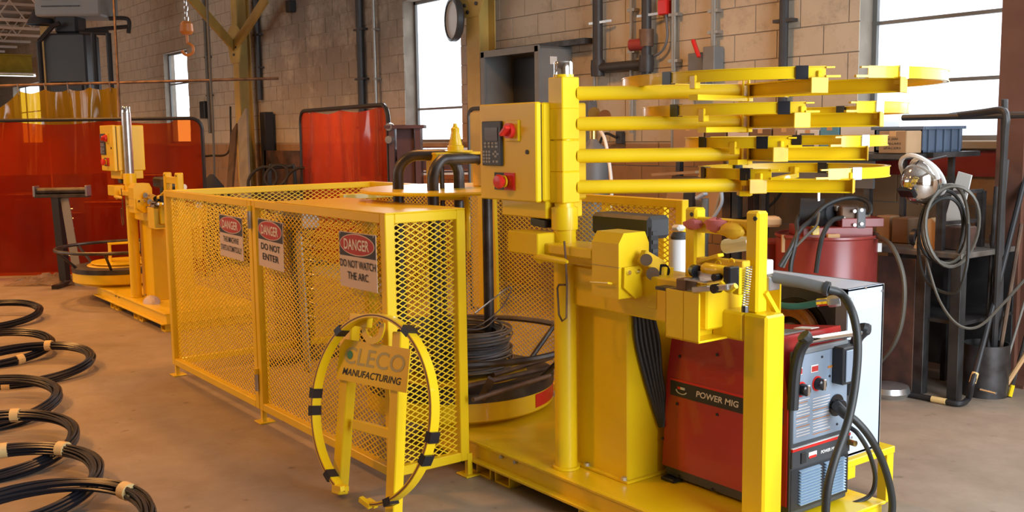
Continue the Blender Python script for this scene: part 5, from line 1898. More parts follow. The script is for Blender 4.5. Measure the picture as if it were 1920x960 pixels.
# handle: steel bar on black horns
h0, h1 = F(1502, 640, .03), F(1618, 622, .03)
h0.y, h1.y = max(h0.y, WY0 + .03), h1.y
MB().cyl(h0, h1, .013, 14).build('handle_bar', 'chrome', welder)
for h_, yb_ in ((h0, WY0 + .015), (h1, WY1 - .005)):
    MB().tube(spline([(FXX - .004, yb_, WZ + .40), (FXX + .002, yb_, WZ + .52), (FXX + .012, yb_ + (h_.y - yb_) * .6, WZ + .60), h_ + Vector((.004, 0, .004)), h_ + Vector((0, .01 if h_ is h1 else -.01, .02))], 5), [.020] * 15 + [.024] * 6, 10).build('handle_horn', 'black', welder)
MB().box((FXX - .002, (WY0 + WY1) / 2, WZ + .595), (.02, WY1 - WY0 - .06, .02), None, .004).build('top_lip', 'grey_dark', welder)
a, b = F(1565, 650, .012), F(1592, 712, .012)
MB().bx(FXX - .005, FXX + .05, a.y, b.y, b.z, a.z, .004).build('hook_bracket', 'black', welder)
MB().bx(FXX + .05, FXX + .056, a.y + .01, b.y, b.z + .01, a.z - .01, .002).build('hook_face', 'silver_panel', welder)
p = at(1478, 622, z=WZ + .63)
MB().box((WX1 - .13, WY0 + .12, WZ + .634), (.10, .12, .01), Matrix.Rotation(-.107, 3, 'Y'), .002).build('top_vent', 'grey_dark', welder)
MB().box((WX1 - .13, WY0 + .25, WZ + .634), (.08, .05, .006), Matrix.Rotation(-.107, 3, 'Y'), .002).build('top_label', 'letter_white', welder)

# ------------------------------------------------------------------ grey enclosure with the copper wire spool
GX, GY0, GY1, GZ0, GZ1 = -2.30, 3.295, 3.535, .232, .897
gc = thing('spool_cabinet', 'pale grey cabinet, open on one side over a copper wire spool, behind the red welder', 'cabinet', (GX - .25, (GY0 + GY1) / 2, GZ0))
gl = GX - .62
k = .012
MB().bx(GX - k, GX, GY0, GY1, GZ0, GZ1, .003).build('end_panel', 'grey_paint', gc)
MB().bx(gl, GX, GY0, GY1, GZ1 - k, GZ1, .003).build('top_panel', 'grey_paint', gc)
MB().bx(gl, GX, GY1 - k, GY1, GZ0, GZ1).build('back_panel', 'board_grey', gc, smooth=False)
MB().bx(gl, gl + k, GY0, GY1, GZ0, GZ1).build('end_panel', 'grey_paint', gc, smooth=False)
MB().bx(gl, GX, GY0, GY1, GZ0, GZ0 + k).build('floor_panel', 'grey_paint', gc, smooth=False)
MB().bx(GX - .05, GX, GY0 - .001, GY0 + .006, GZ0, GZ1).bx(gl, GX, GY0 - .001, GY0 + .006, GZ1 - .02, GZ1).build('front_flange', 'grey_dark', gc, smooth=False)
for px, py in ((1593, 560), (1653, 545), (1650, 850), (1596, 820), (1623, 540)):
    p = at(px, py, x=GX)
    MB().cyl(p - Vector((.002, 0, 0)), p + Vector((.004, 0, 0)), .005, 8).build('screw', 'steel', gc)
a, b = at(1600, 556, x=GX + .001), at(1648, 574, x=GX + .001)
MB().bx(GX - .001, GX + .0015, a.y, b.y, b.z, a.z).build('label', 'white_enamel', gc, smooth=False)
sc_ = at(1480, 632, y=GY0 + .05)
t = thing('wire_spool', 'spool of copper-coloured wire inside the open side of the pale grey cabinet', 'spool', sc_)
mb = MB()
for i in range(22):
    r_ = .14 - .0052 * (i % 11)
    y_ = (i // 11) * .02
    mb.tube([sc_ + Vector((r_ * math.cos(q_), y_ + .002 * math.sin(q_ * 3 + i), r_ * math.sin(q_))) for q_ in [2 * PI * j / 40 for j in range(40)]], .0024, 5, closed=True)
mb.build('windings', 'copper', t)
MB().lathe([(.02, -.012), (.06, -.012), (.06, .06), (.02, .06)], sc_, (0, 1, 0), 24).build('hub', 'cardboard_dark', t)
MB().lathe([(.05, .04), (.16, .04), (.16, .05), (.05, .05)], sc_, (0, 1, 0), 32).build('rear_flange', 'black', t)
# yellow outrigger carrying the grey cabinet
t = thing('outrigger', 'yellow bracket with a short leg under the pale grey cabinet', 'bracket', (GX, 3.6, 0))
MB().bx(GX - .62, GX + .03, 3.26, 3.60, GZ0 - .03, GZ0 - .001, .003).build('shelf_plate', 'yellow', t)
for x in (GX - .58, GX - .0):
    MB().bx(x - .02, x + .025, 3.555, 3.60, 0, GZ0 - .03, .003).build('leg', 'yellow', t)
    MB().bx(x - .02, x + .02, 3.30, 3.35, ZS if x > -5 else 0, GZ0 - .03, .003).build('leg', 'yellow', t)

# ------------------------------------------------------------------ welding gun, cables and hoses
gun = thing('welding_gun', 'grey welding gun on the tool head, its thick black cable looping before the welder', 'welding gun', at(1500, 530, y=2.86))
def W3(l): return [at(px, py, y=yy) for px, py, yy in l]
g_ = W3([(1450, 520, 2.86), (1500, 529, 2.90), (1548, 541, 2.93)])
MB().tube(g_, [.019, .020, .021], 14).build('barrel', 'grey_dark', gun)
MB().tube(W3([(1546, 540, 2.93), (1554, 542, 2.935)]), .026, 14).build('collar', 'charcoal', gun)
MB().tube(W3([(1440, 518, 2.85), (1452, 521, 2.86)]), .014, 12).build('nozzle', 'steel', gun)
cab_pts = [at(1552, 542, y=2.935), at(1578, 552, x=-2.10), at(1598, 585, x=-2.05), at(1608, 640, x=-2.02), at(1604, 715, x=-2.00), at(1590, 790, x=-1.99), at(1566, 860, x=-1.98), at(1552, 915, x=-1.98), at(1548, 975, x=-1.985), at(1556, 1010, x=-1.985)]
MB().tube(spline(cab_pts, 8), .0145, 12).build('cable', 'black_rubber', gun)
t = thing('gun_cable', 'black cable leaving the welder socket and curving down beside the outrigger', 'cable', F(1567, 759, .03))
pts = [F(1567, 759, .02), F(1580, 772, .06), F(1606, 790, .10), F(1635, 826, .13), F(1660, 880, .14), F(1673, 940, .14), F(1668, 990, .13)]
MB().tube(spline(pts, 8), .0135, 12).build('cable', 'black_rubber', t)
MB().tube(spline([F(1567, 759, .02), F(1582, 774, .06), F(1594, 782, .085)], 5), .019, 12).build('strain_relief', 'black', t)
pts = [F(1595, 802, .012), F(1610, 815, .05), F(1630, 850, .06), F(1641, 895, .06), F(1632, 928, .05), F(1600, 944, .02), at(1580, 946, y=3.12)]
tag(MB().tube(spline(pts, 8), .0085, 10).build('ground_cable', 'black_rubber'), 'thinner black cable looping from the welder side back under it', 'cable')
t = thing('gas_hose', 'dark green hose with steel couplings running past the pale grey cabinet', 'hose', at(1500, 573, y=3.0))
MB().tube(spline(W3([(1420, 560, 2.95), (1466, 573, 2.97), (1500, 574, 3.0), (1535, 568, 3.03)]), 6), .0125, 10).build('hose', 'hose_green', t)
MB().tube(W3([(1533, 568, 3.03), (1553, 566, 3.04)]), .015, 10).build('ferrule', 'chrome', t)
MB().tube(W3([(1553, 566, 3.04), (1560, 565, 3.045), (1575, 563, 3.06)]), [.020, .022, .020], 6).build('coupling', 'steel', t)
for i in range(6):
    o_ = i * 9
    xx = -2.775 + .004 * i
    pts = [at(1190 + o_ * .75, 590, x=xx), at(1194 + o_ * .9, 640, x=xx), at(1208 + o_ * .85 - i * i * .3, 700, x=xx), at(1224 + o_ * .5, 755, x=xx), at(1238 + i, 800, x=xx)]
    tag(MB().tube(spline(pts, 6), .0085, 8).build('black_cable', 'black_rubber'), ('first', 'second', 'third', 'fourth', 'fifth', 'sixth')[i] + ' black cable from the yellow pedestal, drooping beside the red welder', 'cable', 'cables between pedestal and welder')
# canister
p0, p1 = at(1273, 545, y=3.15), at(1271, 448, y=3.15)
cx_, cy_ = p0.x, p0.y
r_ = .040
t = thing('filter_canister', 'white canister with dark cap standing behind the tool frame', 'canister', (cx_, cy_, p0.z))
z0, z1 = p0.z - .05, p1.z
MB().lathe([(0, z0), (r_, z0), (r_ * 1.02, z0 + .01), (r_ * 1.02, z1 - .01), (r_ * .9, z1), (0, z1)], (cx_, cy_, 0), n=24).build('body', 'white_enamel', t)
MB().lathe([(r_ * .9, z1), (r_ * .95, z1 + .012), (r_ * .7, z1 + .03), (0, z1 + .03)], (cx_, cy_, 0), n=24).build('cap', 'charcoal', t)
MB().box((cx_ + .005, cy_ - .01, z1 + .05), (.05, .05, .025), None, .01).build('knob', 'white_plastic', t)
MB().lathe([(r_ * 1.025, z0 + .06), (r_ * 1.025, z0 + .12)], (cx_, cy_, 0), n=24).build('label', 'sign_white', t)
MB().bx(cx_ - .05, cx_ + .05, cy_ - .05, cy_ + .05, .84, z0 + .001, .003).build('mount_plate', 'yellow', t)
MB().bx(cx_ - .03, cx_ + .03, cy_ - .03, cy_ + .03, ZS, .845).build('mount_post', 'yellow', t, smooth=False)
rnd = random.Random(2)
for (nm, m_, px, py, sz, lab) in (('glove', 'rag_pink', 1300, 420, .035, 'pink rag draped at the end of the yellow crossbar'), ('glove', 'rag_pink', 1343, 422, .045, 'larger pink rag over the middle of the yellow crossbar'), ('rag', 'rag_yellow', 1373, 432, .05, 'frayed yellow rag hanging on the crossbar beside the pink rag')):
    p = at(px, py, y=2.66)
    vs, fs = [], []
    for i in range(8):
        for k_ in range(12):
            a_, b_ = 2 * PI * k_ / 12, PI * i / 7
            rr_ = sz * (1 + rnd.uniform(-.18, .18))
            vs.append(p + Vector((rr_ * 1.2 * math.sin(b_) * math.cos(a_), rr_ * .55 * math.sin(b_) * math.sin(a_), rr_ * .55 * math.cos(b_))))
    for i in range(7):
        for k_ in range(12):
            fs.append((i * 12 + k_, i * 12 + (k_ + 1) % 12, (i + 1) * 12 + (k_ + 1) % 12, (i + 1) * 12 + k_))
    tag(MB().add(vs, fs).build('rag', m_), lab, 'rag')

# gas cylinder with regulator and hose behind the machine
p = at(1112, 320, y=5.2)
t = thing('gas_cylinder', 'tall grey gas cylinder with brass regulator, behind the control cabinet', 'gas cylinder', (p.x, p.y, 0))
zt = at(1112, 268, y=5.2).z
MB().lathe([(0, 0), (.115, 0), (.118, .02), (.118, zt - .10), (.10, zt - .04), (.05, zt), (.03, zt + .03), (0, zt + .03)], (p.x, p.y, 0), n=28).build('bottle', 'grey_dark', t)
MB().cyl((p.x, p.y, zt), (p.x, p.y, zt + .20), .03, 12).build('valve', 'brass', t)
q_ = at(1128, 216, y=5.05)
for px, py, m_ in ((1114, 213, 'brass'), (1134, 218, 'copper')):
    q_ = at(px, py, y=5.10)
    MB().lathe([(0, -.02), (.045, -.02), (.048, 0), (.045, .02), (0, .02)], q_, (.6, -.8, 0), 18).build('gauge', m_, t)
MB().cyl((p.x, p.y, zt + .18), at(1124, 216, y=5.14), .018, 8).build('regulator', 'brass', t)
MB().tube(spline([at(1122, 240, y=5.06), at(1134, 262, y=5.0), at(1143, 310, y=4.95), at(1147, 360, y=4.9), at(1144, 420, y=4.9), at(1150, 520, y=4.9)], 6), .013, 8).build('hose', 'white_plastic', t)

# ------------------------------------------------------------------ along the wall: bench, shelves, drum, bins
def carton(c4, y, depth, m_, label, name='cardboard_box', cat='box', lines=None):
    a, b = at(c4[0], c4[1], y=y), at(c4[2], c4[3], y=y)
    t = thing(name, label, cat, ((a.x + b.x) / 2, y, b.z))
    MB().bx(a.x, b.x, y, y + depth, b.z, a.z, .004).build('carton', m_, t)
    xm_ = (a.x + b.x) / 2
    MB().bx(xm_ - .02, xm_ + .02, y - .001, y + depth * .6, a.z - .03, a.z + .001).build('tape_strip', 'paper_tan', t, smooth=False)
    for i, s in enumerate(lines or ()):
        text('lettering', s, 'ink', t, (xm_, y - .0015, a.z - (a.z - b.z) * (.36 + .2 * i)), (1, 0, 0), UP, (a.z - b.z) * .10, abs(b.x - a.x) * (.4 if i == 0 else .62), 0, .1)
    return t


SY = 5.55
sh0, sh1 = at(1262, 291, y=SY), at(1640, 291, y=SY)
t = thing('wall_shelf', 'long dark steel shelf carrying boxes along the wall behind the swing arms', 'shelf', ((sh0.x + sh1.x) / 2, SY, sh0.z))
zs_ = (sh0.z + sh1.z) / 2
MB().bx(sh0.x, sh1.x, SY - .02, WY - .02, zs_ - .03, zs_, .002).build('board', 'bench_steel', t)
MB().bx(at(1368, 0, y=SY).x, sh1.x, SY - .01, SY + .01, zs_ - .20, zs_ - .03).build('apron', 'grey_dark', t, smooth=False)
for x in (sh0.x + .05, (sh0.x + sh1.x) / 2, sh1.x - .05):
    MB().bx(x - .02, x + .02, SY, SY + .04, 0, zs_ - .03).build('leg', 'dark_steel', t, smooth=False)
bxs = [((1262, 238, 1318, 290), .30, 'cardboard', 'tan carton at the end of the wall shelf'),
       ((1322, 240, 1360, 290), .28, 'cardboard_dark', 'dark brown carton second along the wall shelf'),
       ((1364, 236, 1402, 290), .25, 'sign_white', 'pale carton third along the wall shelf'),
       ((1405, 242, 1445, 290), .28, 'cardboard_dark', 'brown carton fourth along the wall shelf'),
       ((1449, 240, 1490, 290), .28, 'cardboard', 'orange brown carton beside the grey-fronted box on the shelf'),
       ((1538, 236, 1572, 290), .25, 'blue_bin', 'turquoise carton between the grey-fronted box and the white box'),
       ((1576, 228, 1640, 290), .26, 'white_enamel', 'bright white box at the end of the shelf nearest the window')]
for c4, dpt, m_, lab in bxs:
    carton((c4[0], c4[1], c4[2], 290), SY, dpt, m_, lab)
t = carton((1494, 244, 1534, 290), SY, .24, 'letter_white', 'white box with a dark grey picture panel on its front, on the shelf')
a, b = at(1500, 250, y=SY), at(1526, 286, y=SY)
MB().bx(a.x, b.x, SY - .003, SY, b.z, a.z).build('picture_panel', 'grey_dark', t, smooth=False)
# tote on the rack by the window, with a carton in front
TY = 5.30
a, b = at(1640, 240, y=TY), at(1722, 286, y=TY)
c_ = at(1790, 262, y=TY + .75)
rk = thing('bar_rack', 'black pipe rack with long bar arms in front of the large window', 'rack', (at(1882, 400, y=5.35).x, 5.35, 0))
bt = at(1884, 186, y=5.5)
MB().cyl((bt.x - .05, 5.66, 0), (bt.x, 5.5, bt.z), .017, 10).build('upright', 'pipe_dark', rk)
r1 = at(1700, 222, y=5.5); r2 = at(1930, 214, y=5.5)
zr_ = (r1.z + r2.z) / 2
MB().cyl((r1.x, 5.46, zr_), (r2.x + .3, 5.46, zr_), .018, 8).build('crossbar', 'pipe_dark', rk)
e = at(1890, 225, y=5.2)
MB().tube(spline([at(1780, 218, y=5.55), at(1840, 211, y=5.32), at(1878, 207, y=5.22), at(1887, 222, y=5.2), at(1884, 260, y=5.22), at(1874, 450, y=5.36), at(1864, 640, y=5.5), Vector((at(1860, 690, y=5.55).x, 5.56, .02))], 5), .019, 10).build('bent_bar', 'pipe_dark', rk)
t = thing('tote_bin', 'black plastic tote bin with sunlit side on the rack by the large window', 'bin', ((a.x + b.x) / 2, TY, b.z))
x0, x1, y0, y1, z0, z1 = a.x, b.x + .02, TY, TY + .42, b.z, a.z
mb = MB()
for (u0, u1, v0, v1) in ((x0, x1, y0, y0 + .012), (x0, x1, y1 - .012, y1), (x0, x0 + .012, y0, y1), (x1 - .012, x1, y0, y1)):
    mb.bx(u0, u1, v0, v1, z0, z1)
mb.bx(x0, x1, y0, y1, z0, z0 + .012)
mb.build('tub', 'tote', t, smooth=False)
mb = MB()
for (u0, u1, v0, v1) in ((x0 - .015, x1 + .015, y0 - .015, y0 + .004), (x0 - .015, x1 + .015, y1 - .004, y1 + .015), (x0 - .015, x0 + .004, y0, y1), (x1 - .004, x1 + .015, y0, y1)):
    mb.bx(u0, u1, v0, v1, z1 - .012, z1 + .006)
mb.build('rim', 'tote', t, smooth=False)
for i in range(5):
    y_ = y0 + .05 + i * .08
    MB().bx(x1 - .002, x1 + .010, y_, y_ + .012, z0, z1 - .012).build('rib', 'tote', t, smooth=False)
MB().bx(x0 - .2, x1 + .06, y0 + .02, y1 + .1, z0 - .03, z0 - .001).build('shelf_pan', 'dark_steel', t, smooth=False)
ct = carton((1648, 246, 1699, 288), TY - .16, .15, 'cardboard', 'tan carton with handwriting in front of the black tote bin', lines=('# 200', 'COLLARS', 'SPACERS'))
MB().bx(x0 - .1, x1 + .02, TY - .2, TY + .02, at(1670, 289, y=TY - .1).z - .025, at(1670, 289, y=TY - .16).z).build('shelf_lip', 'dark_steel', rk, smooth=False)
for x in (x0, x1):
    MB().bx(x - .015, x + .015, TY + .3, TY + .33, .0, z0 - .03).build('shelf_leg', 'dark_steel', rk, smooth=False)

# bench
BZ = .82
ba, bb = at(1640, 462, z=BZ), at(1850, 470, z=BZ)
BX0, BX1, BY0, BY1 = -3.75, -2.93, 5.22, 5.85
t = thing('work_bench', 'black welding bench with a rusty plate front and a worn steel top', 'bench', ((BX0 + BX1) / 2, (BY0 + BY1) / 2, 0))
MB().bx(BX0, BX1, BY0, BY1, BZ - .03, BZ, .003).build('top', 'bench_top', t)
xl, xr = at(1640, 600, y=BY0 + .02).x, at(1738, 600, y=BY0 + .02).x
xm_ = at(1718, 600, y=BY0).x
MB().bx(at(1716, 600, y=BY0).x - .24, at(1716, 600, y=BY0).x, BY0 - .012, BY0, .0, BZ - .05, .002).build('front_plate', 'bench_rust', t)
MB().bx(at(1716, 600, y=BY0).x, at(1716, 600, y=BY0).x + .06, BY0 - .01, BY0 + .05, 0, BZ - .03, .002).build('leg', 'dark_steel', t)
for (x, y) in ((BX0 + .03, BY0 + .03), (BX0 + .03, BY1 - .03), (BX1 - .03, BY1 - .03), (BX1 - .03, BY0 + .03)):
    MB().bx(x - .03, x + .03, y - .03, y + .03, 0, BZ - .03, .002).build('leg', 'bench_steel', t)
MB().bx(BX0, BX1, BY0 + .03, BY1, .42, .44).build('lower_shelf', 'bench_steel', t, smooth=False)
MB().bx(BX0 + .05, BX1, BY1 - .05, BY1 - .03, .05, BZ - .03).build('back_sheet', 'bench_steel', t, smooth=False)
# upright frame on the bench with cable reel arms
u0, u1 = at(1762, 470, y=5.30), at(1836, 470, y=5.65)
zt1 = at(1762, 362, y=5.30).z
for p in (u0, u1):
    MB().bx(p.x - .02, p.x + .02, p.y - .02, p.y + .02, BZ, zt1).build('upright', 'dark_steel', t, smooth=False)
MB().bar((u0.x, u0.y, zt1), (u1.x, u1.y, zt1), .03, .02).build('rail', 'dark_steel', t)
MB().bar((u0.x, u0.y, zt1 - .17), (u1.x, u1.y, zt1 - .17), .025, .02).build('rail', 'dark_steel', t)
cc = at(1762, 452, y=5.22)
t = thing('cable_coil', 'coiled dark welding cable hung on the bench frame, below the welding helmet', 'cable coil', at(1775, 365, y=5.24))
for i, (pxc, pyc, rx, ry, yy) in enumerate(((1768, 425, 45, 68, 5.20), (1776, 420, 42, 74, 5.18), (1770, 432, 38, 62, 5.22), (1786, 425, 50, 76, 5.16))):
    dpt = pix((at(pxc, pyc, y=yy)))[2]
    c_ = at(pxc, pyc, y=yy)
    pts = [c_ + RTV * (rx * dpt / CAM_F * math.cos(q_)) + UP * (ry * dpt / CAM_F * math.sin(q_)) + FWV * (.02 * math.sin(2 * q_ + i)) for q_ in [2 * PI * j / 30 for j in range(30)]]
    MB().tube(pts, .010, 6, closed=True).build('loop', 'conduit_dark' if i % 2 else 'black_rubber', t)
MB().tube(spline([at(1728, 400, y=5.18), at(1722, 470, y=5.16), at(1740, 530, y=5.15), at(1790, 550, y=5.15), at(1812, 500, y=5.16), at(1816, 420, y=5.2)], 6), .010, 6).build('loop', 'black_rubber', t)
MB().tube(spline([at(1735, 480, y=5.15), at(1760, 560, y=5.13), at(1795, 608, y=5.13), at(1835, 612, y=5.2), at(1880, 570, y=5.3), at(1925, 520, y=5.4)], 6), .008, 6).build('loose_lead', 'conduit_dark', t)
# welding helmet hung upside down
hc = at(1731, 340, y=5.12)
t = thing('welding_helmet', 'chromed welding helmet hanging over the bench, reflecting the window', 'welding helmet', hc)
dp_ = pix(hc)[2]
s_ = dp_ / CAM_F
axh = (RTV * -.72 + FWV * -.35 + UP * -.55).normalized()
side = axh.cross(UP).normalized(); uph = side.cross(axh)
vs, fs = [], []
nl, nm = 20, 14
for i in range(nm + 1):
    b_ = math.pi * .62 * i / nm
    for k_ in range(nl):
        a_ = 2 * PI * k_ / nl
        vs.append(hc + (side * (36 * s_ * math.sin(b_) * math.cos(a_)) + uph * (44 * s_ * math.sin(b_) * math.sin(a_)) + axh * (46 * s_ * math.cos(b_))))
for i in range(nm):
    for k_ in range(nl):
        fs.append((i * nl + k_, i * nl + (k_ + 1) % nl, (i + 1) * nl + (k_ + 1) % nl, (i + 1) * nl + k_))
MB().add(vs, fs).build('shell', 'chrome', t)
MB().tube([hc + (side * (37 * s_ * math.sin(math.pi * .6) * math.cos(a_)) + uph * (45 * s_ * math.sin(math.pi * .6) * math.sin(a_)) + axh * (46 * s_ * math.cos(math.pi * .6))) for a_ in [2 * PI * j / 30 for j in range(30)]], .008, 6, closed=True).build('rim', 'white_plastic', t)
R_ = Matrix((side, axh, uph)).transposed()
MB().box(hc + axh * (44 * s_) + uph * .02, (.11, .03, .06), R_, .008).build('lens', 'black_gloss', t)
MB().tube(arc(hc + uph * (20 * s_), 40 * s_, -.3, PI + .3, 14, side, uph), .012, 6).build('headband', 'white_plastic', t)
MB().lathe([(0, -.02), (.03, -.02), (.03, .02), (0, .02)], hc + side * (38 * s_), side, 14).build('knob', 'black', t)
a = at(1742, 300, y=5.15)
MB().tube([hc + uph * (20 * s_) + uph * 40 * s_, a, (a.x, TY + .02, z0 - .02)], .006, 6).build('hanger_wire', 'dark_steel', t)
# things on the bench
for (c4, yy, dpt, m_, lab) in (((1643, 404, 1668, 455), 5.50, .12, 'cardboard', 'small tan box at the drum end of the bench'), ((1672, 408, 1702, 458), 5.45, .15, 'cardboard_dark', 'small dark brown box on the bench beside the tan box'),
                               ((1766, 424, 1806, 466), 5.36, .14, 'bench_rust', 'rusty block on the bench inside the coiled cable')):
    a, b = at(c4[0], c4[1], y=yy), at(c4[2], c4[3], y=yy)
    tag(MB().bx(a.x, b.x, yy, yy + dpt, BZ + .001, a.z, .006).build('small_box', m_), lab, 'box')
p = at(1735, 440, y=5.30)
t = thing('bench_vise', 'tan bench grinder head with black wheel on the bench corner', 'grinder', (p.x, p.y, BZ))
MB().prism([(-.07, 0), (.07, 0), (.07, .14), (.03, .18), (-.03, .15)], (p.x, p.y, BZ), (1, 0, 0), UP, (0, .10, 0)).build('body', 'paper_tan', t, smooth=False)
MB().cyl((p.x - .09, p.y + .03, BZ + .06), (p.x - .06, p.y + .03, BZ + .06), .05, 16).build('wheel', 'black', t)
a, b = at(1795, 350, y=5.5), at(1770, 425, y=5.45)
tag(MB().prism([(0, 0), (.10, .0), (.16, .30), (.08, .32)], at(1768, 425, y=5.48), (1, 0, 0), UP, (0, .01, 0)).build('paper_sheet', 'white_plastic', smooth=False), 'white paper sheet leaning in the bench frame behind the cable', 'paper')
# drum with hydraulic unit
DX, DY = -3.70, 5.0
DZ = at(1548, 436, d=5.95).z
dd = at(1548, 500, d=5.95)
DX, DY = dd.x, dd.y
t = thing('oil_drum', 'dark red steel drum carrying the hydraulic pump, behind the pale grey cabinet', 'drum', (DX, DY, 0))
r_ = .286
pr_ = [(0, .01), (r_ - .01, .01), (r_, 0), (r_ + .006, .012), (r_, .03)]
for zz in (.30, .60):
    pr_ += [(r_, zz - .03), (r_ + .012, zz), (r_, zz + .03)]
pr_ += [(r_, DZ - .02), (r_ + .008, DZ - .012), (r_ + .006, DZ), (r_ - .006, DZ), (r_ - .01, DZ - .015), (0, DZ - .015)]
MB().lathe(pr_, (DX, DY, 0), n=48).build('barrel', 'drum_red', t)
a_ = at(1638, 462, d=5.90)
MB().box(Vector((DX, DY, a_.z)) + RTV * .275 - FWV * .09, (.03, .02, .05), Matrix((RTV, FWV, UP)).transposed()).build('sticker', 'white_plastic', t, smooth=False)
MB().box(Vector((DX, DY, a_.z + .03)) - RTV * .275 - FWV * .09, (.02, .02, .10), Matrix((RTV, FWV, UP)).transposed()).build('sticker', 'paper_tan', t, smooth=False)
Rr = Matrix((RTV, FWV, UP)).transposed()
hpu = thing('hydraulic_pump', 'black electric motor and hydraulic pump with hoses on top of the red drum', 'pump', (DX, DY, DZ))
dp_ = 5.95
def Q(px, py, k=0): return at(px, py, d=dp_ + k)
zb_ = DZ - .014
MB().box(Vector((DX, DY, zb_ + .03)) + RTV * .02, (.40, .30, .06), Rr, .004).build('tray', 'drum_red', hpu)
MB().box(Vector((DX, DY, zb_ + .085)) + RTV * .16 - FWV * .04, (.24, .22, .05), Rr, .003).build('tray_step', 'drum_red', hpu)
m0, m1 = Q(1500, 402), Q(1545, 404, -.04)
MB().tube([m0 + (m1 - m0) * -.02, m0, m1], [.07, .095, .095], 20).build('motor', 'black', hpu)
MB().box(Q(1534, 396, -.06), (.012, .02, .22), Rr).build('mount_plate', 'steel', hpu, smooth=False)
MB().tube([m1, Q(1560, 402, -.08)], .06, 16).build('bellhousing', 'charcoal', hpu)
MB().box(Q(1588, 405, -.10), (.10, .12, .12), Rr, .006).build('pump_block', 'rusty_steel', hpu)
MB().box(Q(1610, 408, -.14), (.05, .10, .115), Rr, .006).build('pump_cover', 'grey_dark', hpu)
for px, py in ((1603, 396), (1616, 394), (1603, 422), (1616, 420)):
    q_ = Q(px, py, -.20)
    MB().cyl(q_, q_ + FWV * .03, .010, 8).build('bolt', 'steel', hpu)
MB().box(Q(1584, 390, -.06), (.13, .10, .03), Rr, .004).build('valve_plate', 'steel', hpu)
MB().box(Q(1562, 447, -.2), (.07, .03, .05), Rr, .003).build('yellow_tag', 'paper_tan', hpu)
for m_, l in (('black_rubber', [(1618, 406, -.14), (1632, 398, -.16), (1628, 380, -.14), (1606, 371, -.1), (1575, 374, -.1), (1545, 388, -.12), (1522, 412, -.16), (1500, 432, -.3), (1480, 470, -.34), (1462, 500, -.34)]),
              ('black_rubber', [(1580, 408, -.16), (1560, 414, -.22), (1544, 438, -.34), (1536, 470, -.34), (1530, 512, -.34)]),
              ('conduit_dark', [(1536, 400, -.18), (1530, 424, -.26), (1508, 446, -.34), (1484, 472, -.34), (1468, 502, -.34)]),
              ('black_rubber', [(1500, 400, 0), (1494, 418, -.16), (1495, 440, -.32), (1484, 490, -.34), (1482, 512, -.34)])):
    MB().tube(spline([Q(*k_) for k_ in l], 6), .0135 if m_ != 'conduit_dark' else .008, 8).build('hose', m_, hpu)
for px, py in ((1576, 410), (1622, 406)):
    q_ = Q(px, py, -.16)
    MB().cyl(q_ - RTV * .02, q_ + RTV * .025, .016, 8).build('fitting', 'chrome', hpu)
MB().box(Q(1528, 432, -.2), (.04, .04, .05), Rr, .003).build('yellow_valve', 'yellow', hpu)
tag(MB().tube(spline([at(1640, 440, y=5.1), at(1672, 462, y=4.98), at(1694, 520, y=4.95), at(1693, 590, y=4.95), at(1676, 645, y=4.95), at(1640, 690, y=5.0)], 8), .013, 8).build('long_hose', 'conduit_dark'), 'long grey-black hose hanging from the drum pump down to the floor', 'hose')
p = at(1456, 425, d=6.1)
t = thing('red_cart', 'dark red steel box cart beside the drum, a tan block on its top', 'cart', (p.x, p.y, 0))
MB().box((p.x - .06, p.y + .05, .42), (.22, .3, .83), Rr, .006).build('body', 'drum_red', t)
q_ = at(1446, 415, d=6.05)
MB().box(q_, (.10, .12, .06), Rr, .015).build('block', 'paper_tan', t)

# cardboard sheets, frame and blue arm lamp behind the machine
ca, cb = at(1246, 325, y=5.6), at(1290, 700, y=5.6)
tag(MB().bar((at(1272, 400, y=5.25).x, 5.0, 0), (at(1272, 330, y=5.25).x, 5.45, at(1272, 330, y=5.45).z), .50, .02, (0, -1, .3), .003).build('cardboard_sheet', 'cardboard', smooth=False), 'large brown cardboard sheet leaning on the wall shelf behind the tool frame', 'sheet')
a, b = at(1236, 327, y=5.4), at(1318, 322, y=5.4)
tag(MB().bar(a, b, .16, .02).build('plank', 'cardboard', smooth=False), 'thin tan board lying flat on top of the cardboard sheet', 'board')
a = at(1290, 345, y=5.3)
tag(MB().prism([(0, 0), (.20, 0), (.16, a.z - .02), (.08, a.z)], (a.x - .1, 5.28, 0), (1, 0, 0), UP, (0, .03, 0)).build('black_board', 'black', smooth=False), 'narrow black panel standing beside the cardboard sheet', 'panel')
a = at(1322, 372, y=5.25)
t = thing('arm_lamp', 'grey-blue stand with a small tilted head and curved blue strap, behind the tool frame', 'lamp', (a.x, 5.25, 0))
MB().cyl((a.x, 5.25, 0), (a.x, 5.25, a.z), .025, 10).build('stem', 'grey_cabinet', t)
MB().lathe([(0, 0), (.15, 0), (.15, .02), (.03, .04), (0, .04)], (a.x, 5.25, 0), n=20).build('base', 'grey_dark', t)
MB().bar(at(1306, 372, y=5.22), at(1324, 362, y=5.22), .04, .025, b=.006).build('head', 'grey_paint', t)
MB().tube(spline([at(1353, 360, y=5.25), at(1353, 380, y=5.25), at(1343, 400, y=5.25), at(1330, 418, y=5.25)], 6), .012, 8).build('strap', 'grey_paint', t)
for i, (px, w) in enumerate(((1365, .05), (1378, .035), (1410, .03))):
    a = at(px, 340, y=5.85)
    tag(MB().bx(a.x - w, a.x + w, 5.84, 5.9, 0, a.z + .05 * i, .003).build('timber_post', ('rusty_steel', 'grey_dark', 'bench_rust')[i]), ('rusty', 'grey', 'narrow red-brown')[i] + ' upright bar under the wall shelf behind the tool frame', 'bar')
